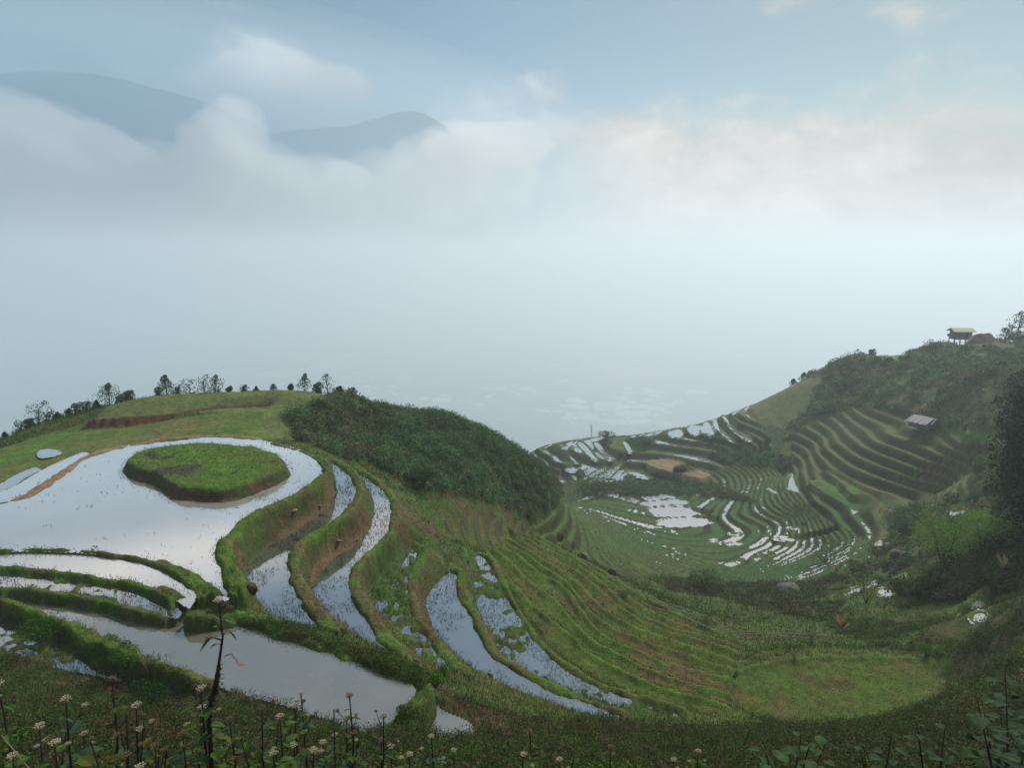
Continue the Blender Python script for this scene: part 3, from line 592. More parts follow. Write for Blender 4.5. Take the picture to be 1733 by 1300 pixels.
# ------------------------------------------------------------------ foliage generators
def leaves(cx, cy, cz, size, tint, up=.6, aspect=2.0):
    """one kite-shaped leaf per centre"""
    n = len(cx); a = RNG.uniform(0, 2 * np.pi, n); el = RNG.normal(.3, up, n)
    d = np.stack([np.cos(a) * np.cos(el), np.sin(a) * np.cos(el), np.sin(el)], 1)
    s = np.cross(d, RNG.normal(size=(n, 3)) * .4 + np.array([0, 0, 1.0])); s /= np.linalg.norm(s, axis=1)[:, None] + 1e-9
    c = np.stack([cx, cy, cz], 1); l = size[:, None]; w = l / aspect
    V = np.stack([c - d * l * .5, c + s * w * .5, c + d * l * .5, c - s * w * .5], 1).reshape(-1, 3)
    return V, np.arange(4 * n).reshape(n, 4), np.repeat(tint, 4, 0)
def blades(cx, cy, cz, h, w, tint, lean=.35):
    n = len(cx); a = RNG.uniform(0, 2 * np.pi, n); b = RNG.uniform(0, 2 * np.pi, n); l = np.abs(RNG.normal(0, lean, n))
    c = np.stack([cx, cy, cz], 1); s = np.stack([np.cos(b), np.sin(b), 0 * b], 1) * (w * .5)[:, None]
    t = c + np.stack([np.cos(a) * l * h, np.sin(a) * l * h, h], 1)
    V = np.stack([c - s, c + s, t], 1).reshape(-1, 3)
    return V, np.arange(3 * n).reshape(n, 3), np.repeat(tint, 3, 0)
def pick(mask, p):
    m = mask & (RNG.random(mask.shape) < p); i, j = np.where(m)
    jit = RNG.uniform(-.5, .5, (2, len(i)))
    r = RR[i, j] * (1 + jit[0] * dL); t = TH[j] + jit[1] * dT
    return r * np.sin(t), r * np.cos(t), H[i, j], r, (i, j)
def tinted(n, cols, var=.25):
    cols = np.array(cols); k = RNG.integers(0, len(cols), n); return cols[k] * (1 + RNG.uniform(-var, var, (n, 1)))

# grass on bunds, banks and the island
def grass(name, label, mask, p, n, hgt, cols, follow=.6, wid=.35, lean=.45, hmul=None):
    x, y, z, r, ij = pick(mask, p); k = len(x)
    base = Cc[ij] * 1.1; t = base * follow + tinted(k, cols) * (1 - follow)
    x = np.repeat(x, n); y = np.repeat(y, n); z = np.repeat(z, n); r = np.repeat(r, n); t = np.repeat(t, n, 0)
    s = np.maximum(.0035 * r, .03); h = hgt * np.maximum(1, r / 45) * RNG.uniform(.45, 1.25, len(x))
    if hmul is not None: h = h * np.repeat(hmul[ij], n)
    x = x + RNG.normal(0, 1, len(x)) * s * 1.2; y = y + RNG.normal(0, 1, len(x)) * s * 1.2
    V, F, T = blades(x, y, z - .02, h, np.maximum(wid * h * .4, .0011 * r), t * RNG.uniform(.75, 1.25, (len(x), 1)), lean)
    o = mesh_np(name, V, F, M_leaf, np.clip(T, 0, 1)); tag(o, label, 'grass' if 'grass' in name else 'weeds', kind='stuff'); return o
bund = (CLS == 2)
bundh = 1 + 1.6 * np.clip(vnoise(GX, GY, 1.1, 201) + vnoise(GX, GY, .4, 202) * .6, -.3, 1)
grass('grass', 'short bright green grass along the narrow field banks', bund & (RR < 75), .5, 2, .10, [(.09, .17, .02), (.07, .12, .02), (.16, .15, .05), (.06, .09, .02)], hmul=bundh)
grass('grass', 'rough olive and brown grass hanging on the steep terrace faces', steep, .35, 2, .15, [(.08, .10, .03), (.11, .08, .03), (.06, .09, .02)], lean=.7)
grass('grass', 'vivid green grass covering the oval island in the flooded paddy', (CLS == 5) | isr, .45, 2, .11, [(.10, .21, .02), (.08, .15, .02), (.14, .18, .04)], follow=.75)
grass('grass', 'ragged stubble and grass on the drained terraces', (CLS == 3) & (RR < 85) & ~knoll, .4, 2, .09, [(.09, .13, .02), (.13, .12, .03), (.07, .11, .02)], follow=.7)
grass('grass', 'mown meadow grass over the domed knoll', (kn | fk), .3, 1, .05, [(.12, .16, .04), (.15, .16, .06)], follow=.85)
wild = (CLS == 0) & ~steep & ~shrubL & ~shrubR & ~knoll & ~fieldK & (RR > 26) & (RR < 130)
grass('grass', 'mixed wild grass over the open hillside', wild & ~fore, .4, 2, .20, [(.08, .14, .02), (.12, .12, .03), (.06, .11, .02)], lean=.5)

# weeds standing in the flooded strips
wd = np.zeros((NR, NT), bool); hm = np.ones((NR, NT))
for nm, th in (('S1', .08), ('S2', .0), ('S3', -.3), ('S4', .08), ('S5', -.15), ('L2', .02), ('L4', -.05), ('L1', .42), ('W0', .52), ('G', .44)):
    nz = vnoise(GX, GY, 1.6, 301 + ord(nm[1:2] or 'a')) * .6 + vnoise(GX, GY, .5, 311) * .6 + vnoise(GX, GY, 5, 321) * .5
    wd |= FLD[nm] & (nz > th)
HH = H.copy(); H = np.maximum(H, np.where(ALLW, 0, -999))
lv = np.zeros((NR, NT))
for m, L, nm in WATERS: lv[m] = L
H = np.where(wd, np.maximum(HH, lv - .01), HH)
grass('water_weeds', 'low green weeds growing up through the flooded strips', wd, .5, 2, .14, [(.06, .12, .02), (.08, .11, .03), (.04, .08, .02)], follow=0, lean=.9, wid=.6)
fw = farwet.copy()
sp = FLD['W0'] & (RNG.random(FLD['W0'].shape) < .014 * np.clip(.3 + 2 * vnoise(GX, GY, 5, 331) + vnoise(GX, GY, 1.2, 332), 0, 1)); 
H = np.where(FLD['W0'], lv, H)
grass('rice_stubble', 'scattered thin rice stubble poking out of the large paddy', sp | (FLD['OW'] & (RNG.random(sp.shape) < .006)), .9, 2, .10, [(.06, .06, .04), (.08, .10, .03)], follow=0, lean=.4)
H = HH

# thin sheets of standing water on the far wet terraces
def wet_sheets():
    q = farwet & (SLOPE < .15) & (CLS != 7); q = q[:-1, :-1] & q[1:, 1:]
    ii, jj = np.where(q); f = np.stack([ii * NT + jj, (ii + 1) * NT + jj, (ii + 1) * NT + jj + 1, ii * NT + jj + 1], 1)
    u, inv = np.unique(f.ravel(), return_inverse=True); V = np.stack([GX.ravel()[u], GY.ravel()[u], H.ravel()[u] + .06], 1)
    tag(mesh_np('water', V, inv.reshape(-1, 4)[:, ::-1], M_wf, None, True), kind='structure')
wet_sheets()

# shrub thickets
def thicket(name, label, mask, count, rad, nl, lsz, cols, hz=1.0, patch=8, cat='shrubs', pw=2.0):
    x, y, z, r, ij = pick(mask, 1.0)
    wgt = r ** pw; wgt = wgt / wgt.sum(); k = RNG.choice(len(x), min(count, len(x)), replace=False, p=wgt)
    x, y, z, r = x[k], y[k], z[k], r[k]; m = len(k); R0 = rad * np.clip(RNG.lognormal(0, .35, m), .4, 1.45)
    cols = np.array(cols); pn = np.clip((fbm(x, y, patch, 2, 401) + .6) / 1.2 + RNG.normal(0, .13, m), 0, .999); t0 = cols[(pn * len(cols)).astype(int)] * RNG.uniform(.6, 1.5, (m, 1))
    X = np.repeat(x, nl); Y = np.repeat(y, nl); Zz = np.repeat(z, nl); RRr = np.repeat(R0, nl); T = np.repeat(t0, nl, 0); n_ = len(X)
    d = RNG.normal(size=(n_, 3)); d /= np.linalg.norm(d, axis=1)[:, None]; d[:, 2] = np.abs(d[:, 2]); q = RNG.uniform(.35, 1.05, n_) ** .5
    lump = 1 + .3 * np.sin(d[:, 0] * 5 + X) * np.cos(d[:, 1] * 5 + Y)
    V, F, TT = leaves(X + d[:, 0] * RRr * q * lump, Y + d[:, 1] * RRr * q * lump, Zz + d[:, 2] * RRr * q * lump * hz - .1, lsz * RNG.uniform(.6, 1.4, n_), T * RNG.uniform(.6, 1.5, (n_, 1)), .75, 1.7)
    o = mesh_np(name, V, F, M_leaf, np.clip(TT, 0, 1)); tag(o, label, cat, kind='stuff'); return o
DG = [(.09, .145, .06), (.065, .155, .06), (.11, .21, .065), (.08, .165, .06), (.14, .13, .07), (.095, .125, .06)]
thicket('shrub_thicket', 'dense dark green scrub covering the ridge right of the knoll', shrubL, 5200, .62, 70, .2, DG, 1.1, 9)
thicket('shrub_thicket', 'dark bluish scrub covering the far hillside below the stilt hut', shrubR & (RR > 85), 4300, 1.0, 46, .42, DG, .7, 16)
thicket('shrub_thicket', 'taller bushes standing out of the scrub on the ridge', shrubL, 230, .85, 200, .22, [(.08, .16, .06), (.10, .20, .07), (.12, .15, .07), (.07, .14, .06)], 1.15, 14)
thicket('shrub_thicket', 'taller bushes standing out of the scrub on the right hill', shrubR & (RR > 70), 300, 1.4, 170, .45, [(.06, .12, .05), (.08, .15, .05), (.09, .12, .06), (.05, .09, .045)], 1.1, 20)
thicket('shrub_thicket', 'tangled scrub on the near right hillside', shrubR & (RR <= 85), 2200, .7, 60, .2, [(.04, .06, .02), (.05, .09, .02), (.09, .085, .035), (.05, .06, .025)], 1.0, 7)
thicket('shrub_thicket', 'brown and green scrub in the hollow between the terraces', shrubM, 380, .6, 60, .2, [(.07, .09, .03), (.10, .085, .045), (.065, .12, .035)], 1.0, 6)
thicket('shrub_thicket', 'dark bushes along the banks between far paddies', shrubV | shrubC | shrubK, 1500, .8, 40, .32, DG, .9, 12)
thicket('shrub_thicket', 'low bushes scattered on the wild slopes above the drained terraces', wild & ~fore & (fbm(GX, GY, 5, 2, 404) > .08), 1900, .42, 44, .12, [(.045, .075, .02), (.06, .10, .02), (.08, .07, .03)], .9, 5)
rs_ = pxmask([(1400,1010),(1500,985),(1600,1010),(1760,985),(1760,1230),(1600,1215),(1620,1150),(1590,1110),(1470,1095),(1400,1060)], 24, 75) & (CLS == 0) & ~wet_ & (fbm(GX, GY, 4, 2, 409) > -.12)
thicket('shrub_thicket', 'mixed green and tan bushes on the lower right slope', rs_, 620, .48, 90, .11, [(.05, .09, .02), (.07, .13, .025), (.10, .10, .04), (.045, .07, .025), (.09, .16, .03)], 1.0, 4)
# foreground undergrowth
fr_ = fore & (CLS == 0)
grass('undergrowth', 'dry and green grass filling the foreground slope', fr_ & (RR > 3), .35, 2, .24, [(.07, .085, .025), (.12, .09, .05), (.045, .06, .02), (.10, .10, .04)], follow=.2, lean=.8, wid=.16)
thicket('undergrowth', 'leafy brown and green undergrowth on the foreground slope', fr_ & (RR > 4.2), 6500, .33, 70, .065, [(.045, .085, .015), (.06, .115, .018), (.085, .07, .035), (.035, .05, .02), (.05, .095, .02), (.075, .12, .02)], 1.2, 2.2, cat='weeds', pw=1.0)
lowr = pxmask([(1360,1190),(1500,1180),(1590,1150),(1640,1080),(1760,1050),(1760,1330),(1200,1330),(1180,1262)], 9, 60) & (CLS == 0)
thicket('undergrowth', 'taller dark weeds and bushes at the lower right', lowr, 1500, .42, 70, .075, [(.035, .06, .02), (.05, .085, .02), (.07, .055, .03), (.045, .07, .02)], 1.1, 3, cat='weeds', pw=1.0)
thicket('undergrowth', 'broad leaved dark green weeds close by at the bottom', fr_ & (RR > 4.8) & (RR < 15), 4600, .20, 30, .075, [(.03, .065, .025), (.045, .085, .02), (.06, .07, .02), (.03, .05, .025), (.09, .12, .03)], 1.5, 1.5, cat='weeds', pw=.6)
bk = dilate(bund & (RR < 36), 1) & ~ALLW & pxmask([(-300,1010),(0,1000),(200,1080),(330,1165),(520,1215),(700,1245),(720,1140),(600,1080),(480,1050),(350,1045),(345,1062),(500,1075),(640,1130),(660,1190),(340,1155),(100,1040),(-300,1000)], 15, 45)
thicket('undergrowth', 'bushy green weeds crowding the banks of the grey pond', bk, 900, .20, 40, .06, [(.045, .085, .02), (.06, .12, .02), (.08, .09, .03)], 1.1, 3, cat='weeds')

# ------------------------------------------------------------------ small solid builders
class MB:
    def __init__(s): s.V = []; s.F = []
    def tube(s, pts, rad, n=6, cap=True):
        pts = [Vector(p) for p in pts]; b = len(s.V); up = Vector((0.13, .31, .94))
        for i, p in enumerate(pts):
            d = (pts[min(i + 1, len(pts) - 1)] - pts[max(i - 1, 0)]).normalized(); a = d.cross(up)
            if a.length < .1: a = d.cross(Vector((1, 0, 0)))
            a.normalize(); c = d.cross(a); r = rad[i] if hasattr(rad, '__len__') else rad
            for k in range(n):
                t = 2 * math.pi * k / n; s.V.append(p + a * (r * math.cos(t)) + c * (r * math.sin(t)))
        for i in range(len(pts) - 1):
            for k in range(n):
                q = (k + 1) % n; s.F.append((b + i * n + k, b + i * n + q, b + (i + 1) * n + q, b + (i + 1) * n + k))
        if cap: s.F.append(tuple(b + k for k in range(n))[::-1]); s.F.append(tuple(b + (len(pts) - 1) * n + k for k in range(n)))
        return s
    def box(s, c, h, M=None):
        b = len(s.V); c = Vector(c)
        for dx in (-1, 1):
            for dy in (-1, 1):
                for dz in (-1, 1):
                    v = Vector((dx * h[0], dy * h[1], dz * h[2])); s.V.append(c + (M @ v if M else v))
        for f in ((0, 1, 3, 2), (4, 6, 7, 5), (0, 4, 5, 1), (2, 3, 7, 6), (0, 2, 6, 4), (1, 5, 7, 3)): s.F.append(tuple(b + i for i in f))
        return s
    def leaf(s, p, d, l, w, droop=.25, curl=.12):
        """broad pointed leaf with a fold along the midrib"""
        p = Vector(p); d = Vector(d).normalized(); sd = d.cross(Vector((0, 0, 1)))
        if sd.length < .1: sd = Vector((1, 0, 0))
        sd.normalize(); nrm = sd.cross(d); b = len(s.V); prof = ((0, .02), (.15, .75), (.35, 1), (.6, .8), (.82, .42), (1, .0))
        for t, ww in prof:
            c = p + d * (l * t) - Vector((0, 0, 1)) * (droop * l * t * t)
            s.V += [c - sd * (w * ww * .5) + nrm * (curl * w * ww), c, c + sd * (w * ww * .5) + nrm * (curl * w * ww)]
        for i in range(len(prof) - 1):
            o = b + 3 * i; s.F += [(o, o + 1, o + 4, o + 3), (o + 1, o + 2, o + 5, o + 4)]
        return s
    def ball(s, c, r, seed=0, sq=1.0, lump=.0, n=8, m=6):
        b = len(s.V); c = Vector(c)
        for i in range(m + 1):
            ph = math.pi * i / m
            for k in range(n):
                th = 2 * math.pi * k / n; d = Vector((math.sin(ph) * math.cos(th), math.sin(ph) * math.sin(th), math.cos(ph)))
                q = 1 + lump * math.sin(d.x * 4 + seed) * math.cos(d.y * 5 + seed * 2) + lump * .5 * math.sin(d.z * 9 + seed + d.x * 7)
                s.V.append(c + Vector((d.x, d.y, d.z * sq)) * r * q)
        for i in range(m):
            for k in range(n):
                q = (k + 1) % n; s.F.append((b + i * n + k, b + (i + 1) * n + k, b + (i + 1) * n + q, b + i * n + q))
        return s
    def obj(s, name, mat, parent=None, sm=False): return mesh_py(name, s.V, s.F, mat, parent, sm)
def leafobj(name, C, size, cols, parent, up=.5, asp=1.8, var=.35):
    C = np.array(C); n = len(C); V, F, T = leaves(C[:, 0], C[:, 1], C[:, 2], size * RNG.uniform(.6, 1.35, n), tinted(n, cols, var), 1.3, asp)
    return mesh_np(name, V, F, M_leaf, np.clip(T, 0, 1), parent=parent)
def blob_pts(c, r, n, sq=1.0, shell=.4):
    d = RNG.normal(size=(n, 3)); d /= np.linalg.norm(d, axis=1)[:, None]; q = RNG.uniform(shell, 1, n)[:, None] ** .6
    return np.array(c) + d * q * r * np.array([1, 1, sq])
def tree(label, base, h, spread=.45, nl=420, lsz=.16, cols=DG, group=None, kind='round', name='small_tree', cat='tree', bare=.35, lobes=6):
    root = empty(name, base); tag(root, label, cat, group); tr = MB(); pts = []
    lean = Vector((random.uniform(-.12, .12), random.uniform(-.12, .12), 1)) * h
    tr.tube([(0, 0, -.3), lean * .3, lean * .62 + Vector((.03 * h, 0, 0)), lean * .95], [h * .02 + .015, h * .016 + .01, h * .01 + .008, .006])
    for k in range(lobes):
        a = k * 2.4 + random.random(); t = bare + (1 - bare) * (k + .4) / lobes
        if kind == 'conic': rad = spread * h * (1.05 - t) * 1.1 + .05 * h
        elif kind == 'bamboo': rad = spread * h * .6
        else: rad = spread * h * (.35 + .65 * math.sin(math.pi * min(1, (t - bare * .7) / (1 - bare * .7)))) * .62
        off = Vector((math.cos(a), math.sin(a), 0)) * spread * h * (.62 if kind == 'round' else .45) * (1.15 - t if kind == 'conic' else 1) * random.uniform(.5, 1.1)
        c = lean * min(t, .93) + off * .8; tr.tube([lean * max(.15, t - .25), c], [h * .012 + .008, .005], 5)
        pts.append(blob_pts(c, max(rad * 1.35, .15 * h) * random.uniform(.6, 1.05), nl // lobes, .85))
    tr.obj('trunk', M_bark, root); leafobj('crown', np.concatenate(pts), lsz, cols, root)
    return root

# ------------------------------------------------------------------ skyline trees of the knoll
TG = [(.05, .12, .045), (.06, .14, .05), (.04, .09, .035), (.08, .15, .05)]
sky = [  # u, ground v, height px, kind, spread, label
 (283,664,30,'conic',.42,'forked spiky dark tree at the left end of the tree clump on the knoll top'),
 (268,664,16,'round',.5,'low bush just left of the forked tree on the knoll top'),
 (300,660,16,'round',.6,'low round bush between the forked tree and the dense clump on the knoll'),
 (322,658,20,'round',.6,'round leafy tree on the knoll top left of the densest tree'),
 (345,658,26,'round',.62,'densest dark tree on the skyline of the knoll'),
 (364,658,22,'round',.5,'dark tree at the right end of the dense clump on the knoll'),
 (388,657,11,'round',.5,'tiny bush right of the dense clump on the knoll skyline'),
 (413,657,14,'round',.6,'low spreading bush at the middle of the knoll skyline'),
 (434,658,12,'conic',.4,'small thin bush beside the low spreading bush on the knoll skyline'),
 (463,661,17,'conic',.45,'lone upright bush right of centre on the knoll skyline'),
 (493,664,11,'round',.5,'tiny bush left of the tall pair on the right shoulder of the knoll'),
 (515,669,25,'conic',.42,'tall pointed tree on the right shoulder of the knoll'),
 (537,672,20,'round',.45,'rounder tree between two pointed trees on the right shoulder of the knoll'),
 (556,677,26,'conic',.38,'thin pointed tree at the right end of the knoll shoulder group'),
 (575,684,16,'round',.5,'bush at the start of the scrub slope beside the knoll shoulder'),
 (596,689,15,'round',.5,'bush breaking the skyline at the top of the scrub slope'),
 (186,684,26,'conic',.4,'tall star shaped tree in the hedge left of the knoll'),
 (204,680,20,'round',.5,'leafy tree right of the star shaped tree left of the knoll'),
 (218,676,14,'round',.6,'round bush where the left hedge meets the knoll'),
 (165,692,22,'conic',.45,'feathery tree left of the star shaped tree'),
 (150,696,15,'round',.6,'reddish green bush in the middle of the left hedge'),
 (132,702,16,'round',.6,'dense round bush in the left hedge below the feathery tree'),
 (117,708,16,'round',.55,'dark bush in the left hedge next to the dense round bush'),
 (100,716,17,'conic',.5,'spiky bush halfway down the left hedge'),
 (84,722,16,'round',.55,'brownish bush in the lower left hedge'),
 (68,726,26,'round',.55,'bright green tree near the lower end of the left hedge'),
 (52,733,20,'round',.6,'leafy green bush below the bright green tree'),
 (38,738,16,'round',.6,'small leafy bush at the lower end of the left hedge'),
 (10,752,18,'conic',.35,'thin wispy shrub standing apart at the far left edge')]
for q, (u, v, hp, kd, spd, lb) in enumerate(sky):
    p = hit(u, v + 5); 
    a = math.atan2(p.x, p.y); r = math.hypot(p.x, p.y)
    j = int((a - TH[0]) / (TH[1] - TH[0])); i0 = np.searchsorted(LR, math.log(r)); tt = H[i0:i0 + 70, j] / np.exp(LR[i0:i0 + 70]); ii = i0 + int(np.argmax(tt)); r = math.exp(LR[ii]) + .3
    base = Vector((r * math.sin(a), r * math.cos(a), float(H[ii, j]) - .15)); hh_ = (hp + 5) * r / FPX
    tree(lb, base, hh_ * random.uniform(.75, 1.1) * (1.05 if u in (283, 345, 364, 515, 556, 186, 68, 322) else random.choice((.5, .65, .8))), spd * random.uniform(.9, 1.5), random.choice((450, 800, 1300)), .16, TG if q % 3 else DG + TG, 'trees and bushes along the knoll skyline', kd, bare=.0, lobes=9)

# ------------------------------------------------------------------ named trees and bushes elsewhere
YG = [(.17, .34, .035), (.13, .28, .03), (.20, .33, .05)]
def bush(label, u, v, wpx, hpx, cols, lsz=.2, nl=700, name='bush', cat='bush', sq=.8, group=None, lobes=5, dz=0):
    p = hit(u, v); d = p.length; w, h = wpx * d / FPX, hpx * d / FPX * 1.05; root = empty(name, p + Vector((0, 0, dz - .1))); tag(root, label, cat, group)
    st = MB(); pts = []
    for k in range(lobes):
        a = k * 2.4 + random.random(); rr_ = random.uniform(.1, .32) * w; c = Vector((math.cos(a) * rr_, math.sin(a) * rr_ * .8, h * random.uniform(.35, .68)))
        st.tube([(0, 0, -.1), c * .5 + Vector((0, 0, .05)), c], [.04 + h * .01, .02 + h * .005, .006], 5); pts.append(blob_pts(c, .27 * w * random.uniform(.75, 1.15), nl // lobes, min(1.2, h / w * 1.15)))
    st.obj('stem', M_bark, root); leafobj('foliage', np.concatenate(pts), lsz, cols, root); return root
bush('dark hump of bush on the bank below the far paddies on the left', 1010, 832, 110, 36, DG, .4, 1500)
bush('second dark bush trailing right of the hump on the far bank', 1075, 836, 60, 18, DG, .4, 600)
bush('dark bush standing on the far rim beside a thin bare tree', 1027, 746, 40, 20, TG, .4, 700)
bush('dark round bush at the right side of the large wet paddies', 1395, 952, 68, 44, DG, .22, 1400)
bush('brown and green round bush on the grassy hollow', 1190, 1000, 66, 38, [(.05, .06, .025), (.075, .06, .03), (.04, .07, .02)], .2, 1300)
bush('big yellow green feathery shrub covering the right slope', 1595, 975, 122, 92, YG, .17, 4200, lobes=9, dz=.6)
bush('second yellow green shrub on the right slope toward the dark trees', 1660, 940, 95, 66, YG, .17, 2400, lobes=7, dz=.6)
bush('green airy shrub left of the puddles below the large feathery shrub', 1460, 1000, 62, 48, [(.06, .15, .03), (.08, .17, .03)], .13, 1100)
bush('dark green spreading shrub with bright edge right of the yellow bush', 1555, 1015, 75, 38, [(.035, .10, .03), (.05, .12, .03)], .14, 1000)
bush('yellow flowering bush beside the two puddles', 1466, 1020, 42, 32, [(.26, .25, .03), (.2, .22, .03), (.10, .14, .03)], .10, 900)
bush('small vivid green clump at the far edge of the flat grass field', 1568, 1112, 32, 22, [(.07, .20, .02), (.05, .15, .02)], .08, 700)
bush('dark bush halfway along the right hillside terraces', 1525, 905, 90, 45, DG, .28, 1300)
bush('light green fern like plant on the dark ridge slope', 898, 880, 20, 16, [(.13, .22, .07), (.09, .16, .05)], .25, 160, cat='fern', name='fern', group=None)
bush('pale green fern low on the ridge slope near its right foot', 951, 912, 16, 12, [(.13, .22, .07), (.09, .16, .05)], .25, 120, cat='fern', name='fern')
bush('dark rounded tree standing out on the scrub ridge', 717, 822, 62, 46, DG, .18, 1700, cat='tree', name='small_tree')
bush('bright green weed clump where the grey pond meets the terraces', 737, 1162, 34, 28, [(.06, .19, .02), (.09, .22, .02)], .08, 700)
bush('second bright green weed clump on the pond bank toward the terraces', 752, 1145, 22, 22, [(.08, .22, .03), (.05, .15, .02)], .07, 420)
bush('dark leafy bush at the edge of the small flooded field near the flowers', 250, 1200, 60, 44, [(.03, .075, .02), (.045, .10, .02)], .07, 1500)
bush('broad leafy weed mound on the grassy bank at the far left foreground', 75, 1075, 85, 34, [(.05, .13, .02), (.07, .16, .02)], .08, 1800)
bush('trailing green weed mound on the bank next to the dark puddle', 215, 1130, 46, 30, [(.05, .13, .02), (.07, .16, .02)], .07, 900)
bush('clump of dark green herbs in the ditch beside the bamboo poles', 1190, 1062, 46, 18, [(.03, .10, .02), (.04, .12, .02)], .12, 500)
bush('leafy green herb clump along the pole path', 1055, 1012, 22, 14, [(.05, .15, .03)], .12, 250)
bush('green herb patch above the grassy hollow', 1300, 1002, 44, 12, [(.05, .15, .03)], .12, 400)
DK = [(.022, .045, .025), (.03, .055, .03), (.018, .04, .022)]
for u, v, hp, wp, lb in ((1704, 860, 170, .16, 'tall dark slender tree rising at the right edge above the shrubs'), (1724, 905, 160, .24, 'darkest dense tree at the right edge beside the feathery shrubs'), (1738, 800, 140, .2, 'dark tree partly cut off at the right edge on the hillside')):
    p = hit(min(u, 1726), v); d = p.length; tree(lb, p, hp * d / FPX, wp, 4200, .36, DK, 'dark trees at the right edge', 'round', 'dark_tree', bare=.1, lobes=14)
def crest(u, v):
    p = hit(u, v); a = math.atan2(p.x, p.y); r = math.hypot(p.x, p.y); j = int((a - TH[0]) / (TH[1] - TH[0])); i0 = np.searchsorted(LR, math.log(r)); tt = H[i0:i0 + 120, j] / np.exp(LR[i0:i0 + 120]); ii = i0 + int(np.argmax(tt)); r = math.exp(LR[ii])
    return Vector((r * math.sin(a), r * math.cos(a), float(H[ii, j])))
for u, v, hp, kd, lb in ((1718, 592, 34, 'conic', 'feathery dark tree on the hill crest right of the earth heap'), (1732, 600, 34, 'round', 'dark tree at the right end of the hill crest'), (1700, 590, 20, 'round', 'low dark bush between the earth heap and the crest tree'), (1360, 645, 10, 'conic', 'small bush on the far left slope of the right hill skyline'), (1343, 651, 8, 'conic', 'tiny thin bush lowest on the right hill skyline'), (1475, 600, 7, 'round', 'low bush at the rim of the bright ledge on the right hill')):
    p = crest(u, v); tree(lb, p - Vector((0, 0, .2)), (hp + 3) * p.length / FPX, .5, 500, .45, DK, 'bushes and trees on the right hill skyline', kd, bare=.12)
# thin bare tree on the far rim
p = crest(1000, 748); t = MB(); hb = 24 * p.length / FPX; t.tube([(0, 0, -.3), (.05 * hb, 0, hb * .5), (0, 0, hb)], [.12, .08, .03], 5)
for k in range(10):
    a = k * 2.4; z0 = hb * (.35 + .06 * k); t.tube([(0, 0, z0), (math.cos(a) * hb * .14, math.sin(a) * hb * .1, z0 + hb * .16)], [.05, .02], 4)
root = empty('bare_tree', p); tag(root, 'thin bare pale tree on the far rim left of a dark bush', 'tree'); t.obj('trunk', M_bamboo, root)

# ------------------------------------------------------------------ buildings
def stilt_hut():
    p = crest(1620, 584); d = p.length; s = d / FPX; root = empty('stilt_hut', p + Vector((0, -1.0, 0)), R(0)); tag(root, 'grey wooden hut on stilts with pale green roof on the hill crest', 'hut')
    # local x across the view; the hut shows its gable wall and its long wall
    root.rotation_euler = (0, 0, -math.atan2(p.x, p.y) + R(28)); L_, D_, Hw, fl = 22 * s, 15 * s, 11 * s, 9 * s
    w = MB(); N = 22
    for k in range(N):                                               # planks one by one, slightly uneven
        x = -L_ / 2 + (k + .5) * L_ / N; w.box((x, -D_ / 2 + .04 * ((k * 7) % 3 - 1), fl + Hw * .5), (L_ / N * .47, .04, Hw * .5 - .05 * ((k * 5) % 3)))
        w.box((x, D_ / 2, fl + Hw * .5), (L_ / N * .47, .04, Hw * .5))
    for k in range(15):
        y = -D_ / 2 + (k + .5) * D_ / 15
        for sx in (-1, 1): w.box((sx * L_ / 2, y, fl + Hw * .5), (.04, D_ / 15 * .47, Hw * .5 - .04 * ((k * 5) % 3)))
    w.obj('wall', M_wood, root)
    MB().box((0, 0, fl - .1), (L_ / 2 + .15, D_ / 2 + .15, .1)).obj('floor', M_wood, root)
    for x in (-L_ / 2, -L_ / 6, L_ / 6, L_ / 2):
        for y in (-D_ / 2, D_ / 2): MB().tube([(x, y, -2.5), (x, y, fl)], .11, 6).obj('stilt', M_wood, root)
    MB().tube([(-L_ / 2, -D_ / 2, fl * .45), (L_ / 6, -D_ / 2, fl * .5)], .06, 5).obj('brace', M_wood, root)
    MB().box((-L_ / 2 - .5, 0, fl + .5), (.45, D_ * .3, .06)).box((-L_ / 2 - .92, 0, fl + 1.0), (.05, D_ * .3, .35)).obj('balcony', M_wood, root)
    e, rz, rh = .75, fl + Hw, 3.4 * s; r = MB(); b = 0
    X0, X1, Y0, Y1 = -L_ / 2 - e, L_ / 2 + e, -D_ / 2 - e, D_ / 2 + e; t_ = .1
    r.V = [Vector(v) for v in ((X0, Y0, rz - .25), (X1, Y0, rz - .25), (X1, 0, rz + rh), (X0, 0, rz + rh), (X0, Y1, rz - .25), (X1, Y1, rz - .25))]; r.V += [v + Vector((0, 0, t_)) for v in r.V]
    r.F = [(0, 1, 2, 3)[::-1], (3, 2, 5, 4)[::-1], (6, 7, 8, 9), (9, 8, 11, 10), (0, 1, 7, 6), (4, 10, 11, 5), (0, 6, 9, 3), (3, 9, 10, 4), (1, 2, 8, 7), (2, 5, 11, 8)]
    r.obj('roof', M_greenroof, root)
    for sx in (-1, 1):
        g = MB(); x = sx * (L_ / 2 - .03); b = len(g.V); g.V += [Vector((x, -D_ / 2, rz)), Vector((x, D_ / 2, rz)), Vector((x, 0, rz + rh - .12))]; g.F.append((b, b + 1, b + 2)); g.obj('gable', M_wood, root)
    MB().box((L_ * .18, -D_ / 2 - .07, fl + Hw * .42), (Hw * .14, .03, Hw * .38)).obj('door', M_bark, root)
stilt_hut()
